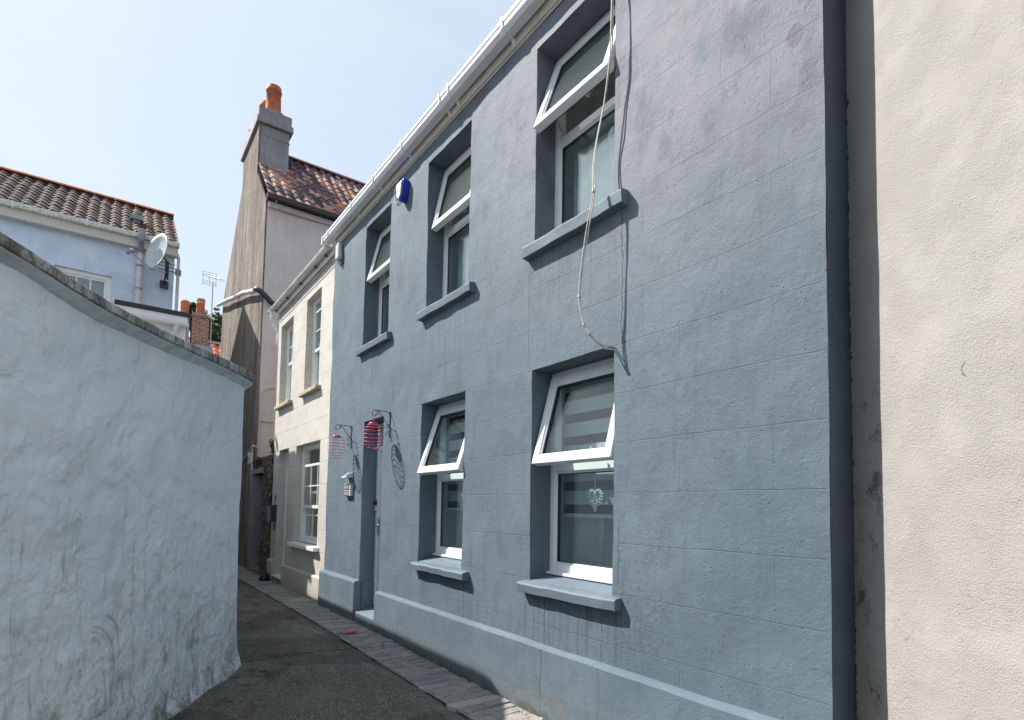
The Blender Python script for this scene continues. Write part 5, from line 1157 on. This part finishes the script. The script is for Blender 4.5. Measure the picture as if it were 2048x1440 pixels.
while x < 0.6:
    w = rr.uniform(.075, .145); n = rr.choice((1, 2, 2, 3, 3)); cuts = [0] + sorted(rr.uniform(.25, .75) if n == 2 else (i + rr.uniform(-.25, .25)) / n for i in range(1, n)) + [1]
    yend = rr.uniform(.40, .47); y0 = YB + rr.uniform(-.035, .02)
    for a, b in zip(cuts, cuts[1:]):
        ya, yb = y0 + yend * a + .011, y0 + yend * b - .011
        if yb - ya < .05: continue
        zt = gz(x) + .026 + rr.uniform(-.006, .006); tx, ty = rr.uniform(-.03, .03), rr.uniform(-.03, .03); sk = rr.uniform(-.03, .03)
        pts = []
        for px, py in ((0, 0), (.5, -.02), (1, 0), (1.02, .5), (1, 1), (.5, 1.02), (0, 1), (-.02, .5)):
            pts.append((x + .009 + (w - .018) * px + sk * py + rr.uniform(-.013, .013), lerp(ya, yb, py) + rr.uniform(-.016, .016)))
        cx, cy = sum(p[0] for p in pts) / 8, sum(p[1] for p in pts) / 8
        vs = [(px, py, zt - .05) for px, py in pts] + [(px, py, zt - .006 + tx * (px - cx) + ty * (py - cy)) for px, py in pts]
        vs += [(lerp(px, cx, .07), lerp(py, cy, .07), zt + tx * (px - cx) + ty * (py - cy) + rr.uniform(-.003, .003)) for px, py in pts] + [(cx, cy, zt + .002)]
        fs = [(i, (i + 1) % 8, 8 + (i + 1) % 8, 8 + i) for i in range(8)] + [(8 + i, 8 + (i + 1) % 8, 16 + (i + 1) % 8, 16 + i) for i in range(8)] + [(16 + i, 16 + (i + 1) % 8, 24) for i in range(8)]
        mb.add(vs, fs, min(1, max(0, rr.gauss(.45, .11))), False)
    x += w + rr.uniform(-.004, .006)
struct(mb.build('stone_paving', M['stone_paving']))
mb = MB(); rr = random.Random(77)
for i in range(520):
    x = rr.uniform(-13, -1.5); yy = D - .06 - abs(rr.gauss(0, .05)); z = gz(x) + .024; r = rr.uniform(.003, .010)
    p = [(x + r * rr.uniform(.7, 1.2) * a, yy + r * rr.uniform(.7, 1.2) * b, z + r * c * .8) for a, b, c in ((1, 0, 0), (0, 1, 0), (-1, 0, 0), (0, -1, 0), (0, 0, 1))]
    mb.add(p, [(0, 1, 4), (1, 2, 4), (2, 3, 4), (3, 0, 4)], rr.random())
o = mb.build('grit', M['grit']); o['kind'] = 'stuff'
def leaf(x, y, s, label, ang):
    m = MB(); z = gz(x) + .02; c, sn = math.cos(ang), math.sin(ang); q = []
    for u, v, h in ((-1, 0, .0), (-.4, .42, .25), (.3, .36, .15), (1.1, .05, .35), (.3, -.4, .05), (-.4, -.36, .2)): q.append((x + s * (u * c - v * sn), y + s * (u * sn + v * c), z + s * h))
    q.append((x, y, z + .02 * s)); m.add(q, [(i, (i + 1) % 6, 6) for i in range(6)], smooth=True)
    o = m.build('dry_leaf', M['dry_leaf']); sd = o.modifiers.new('thickness', 'SOLIDIFY'); sd.thickness = .0012; tag(o, label, 'leaf', 'dry leaves on the lane')
leaf(-5.0, .66, .035, 'curled brown leaf on the asphalt close to the garden wall foot', .4)
leaf(-3.42, 2.62, .030, 'brown leaf on the paving at the blue plinth foot', 1.2)
leaf(-10.3, 1.75, .035, 'brown leaf far down the lane on the asphalt', 2.0)
mb = MB(); vs = []
for i in range(9):
    a = 2 * PI * i / 9; vs.append((-6.57 + .06 * math.cos(a) * (1 + .3 * nz(i)), 2.40 + .11 * math.sin(a) * (1 + .3 * nz(i, 4)), gz(-6.57) + .031))
vs.append((-6.57, 2.40, gz(-6.57) + .033)); mb.add(vs, [(i, (i + 1) % 9, 9) for i in range(9)])
o = mb.build('broken_tile', M['red_chip']); o.modifiers.new('thickness', 'SOLIDIFY').thickness = -.02; tag(o, 'flat broken red tile bedded in the paving stones', 'tile')

# ------------------------------------------------------------------ camera, sun and sky
yaw, pitch, roll = math.radians(35.8928), math.radians(3.1667), math.radians(.9852)
F = Vector((-math.cos(yaw) * math.cos(pitch), math.sin(yaw) * math.cos(pitch), math.sin(pitch)))
R0 = Vector((math.sin(yaw), math.cos(yaw), 0)); U0 = R0.cross(F)
Rv = R0 * math.cos(roll) + U0 * math.sin(roll); Uv = U0 * math.cos(roll) - R0 * math.sin(roll)
cam = bpy.data.cameras.new('camera'); cam.sensor_width = 36; cam.lens = 1123.75 / 2048 * 36; cam.shift_y = (955.27 - 720) / 2048; cam.clip_start = .05; cam.clip_end = 1500
co = bpy.data.objects.new('camera', cam); COL.objects.link(co)
co.matrix_world = Matrix(((Rv.x, Uv.x, -F.x, 0), (Rv.y, Uv.y, -F.y, 0), (Rv.z, Uv.z, -F.z, 1.6), (0, 0, 0, 1)))
S.camera = co
sl = bpy.data.lights.new('sun', 'SUN'); sl.energy = 5.0; sl.angle = math.radians(.53); sl.color = (1.0, .955, .90)
so = bpy.data.objects.new('sun', sl); COL.objects.link(so); so.rotation_euler = SUN.to_track_quat('-Z', 'Y').to_euler(); so.location = (-12, -10, 18)
w = bpy.data.worlds.new('World'); S.world = w; w.use_nodes = True; nt = w.node_tree
sky = nt.nodes.new('ShaderNodeTexSky'); sky.sky_type = 'NISHITA'; sky.sun_disc = False
sky.sun_elevation = math.asin(-SUN.z); sky.sun_rotation = math.atan2(-SUN.x, -SUN.y); sky.air_density = 1.0; sky.dust_density = 2.0; sky.ozone_density = 1.0
bg = nt.nodes['Background']; bg.inputs[1].default_value = .13
veil = nt.nodes.new('ShaderNodeMix'); veil.data_type = 'RGBA'; veil.inputs[0].default_value = .80; veil.inputs[7].default_value = (3.45, 3.95, 4.45, 1)   # thin high haze over the clear sky
tc = nt.nodes.new('ShaderNodeTexCoord'); mp = nt.nodes.new('ShaderNodeMapping'); mp.inputs['Scale'].default_value = (1.0, 1.0, 3.2)
cn = nt.nodes.new('ShaderNodeTexNoise'); cn.inputs['Scale'].default_value = 2.2; cn.inputs['Detail'].default_value = 6; cn.inputs['Roughness'].default_value = .55; cn.inputs['Distortion'].default_value = .6
mr = nt.nodes.new('ShaderNodeMapRange'); mr.inputs[1].default_value = .35; mr.inputs[2].default_value = .70; mr.inputs[3].default_value = .74; mr.inputs[4].default_value = .93
nt.links.new(tc.outputs['Generated'], mp.inputs[0]); nt.links.new(mp.outputs[0], cn.inputs['Vector']); nt.links.new(cn.outputs[0], mr.inputs[0]); nt.links.new(mr.outputs[0], veil.inputs[0])
nt.links.new(sky.outputs[0], veil.inputs[6]); nt.links.new(veil.outputs[2], bg.inputs[0])
S.render.engine = 'CYCLES'; S.cycles.use_denoising = True; S.cycles.max_bounces = 7; S.cycles.diffuse_bounces = 4; S.cycles.transparent_max_bounces = 10
S.cycles.caustics_reflective = False; S.cycles.caustics_refractive = False; S.cycles.use_adaptive_sampling = True; S.cycles.adaptive_threshold = .015
S.view_settings.view_transform = 'Standard'; S.view_settings.look = 'None'; S.view_settings.exposure = 0.75; S.view_settings.gamma = 1.0
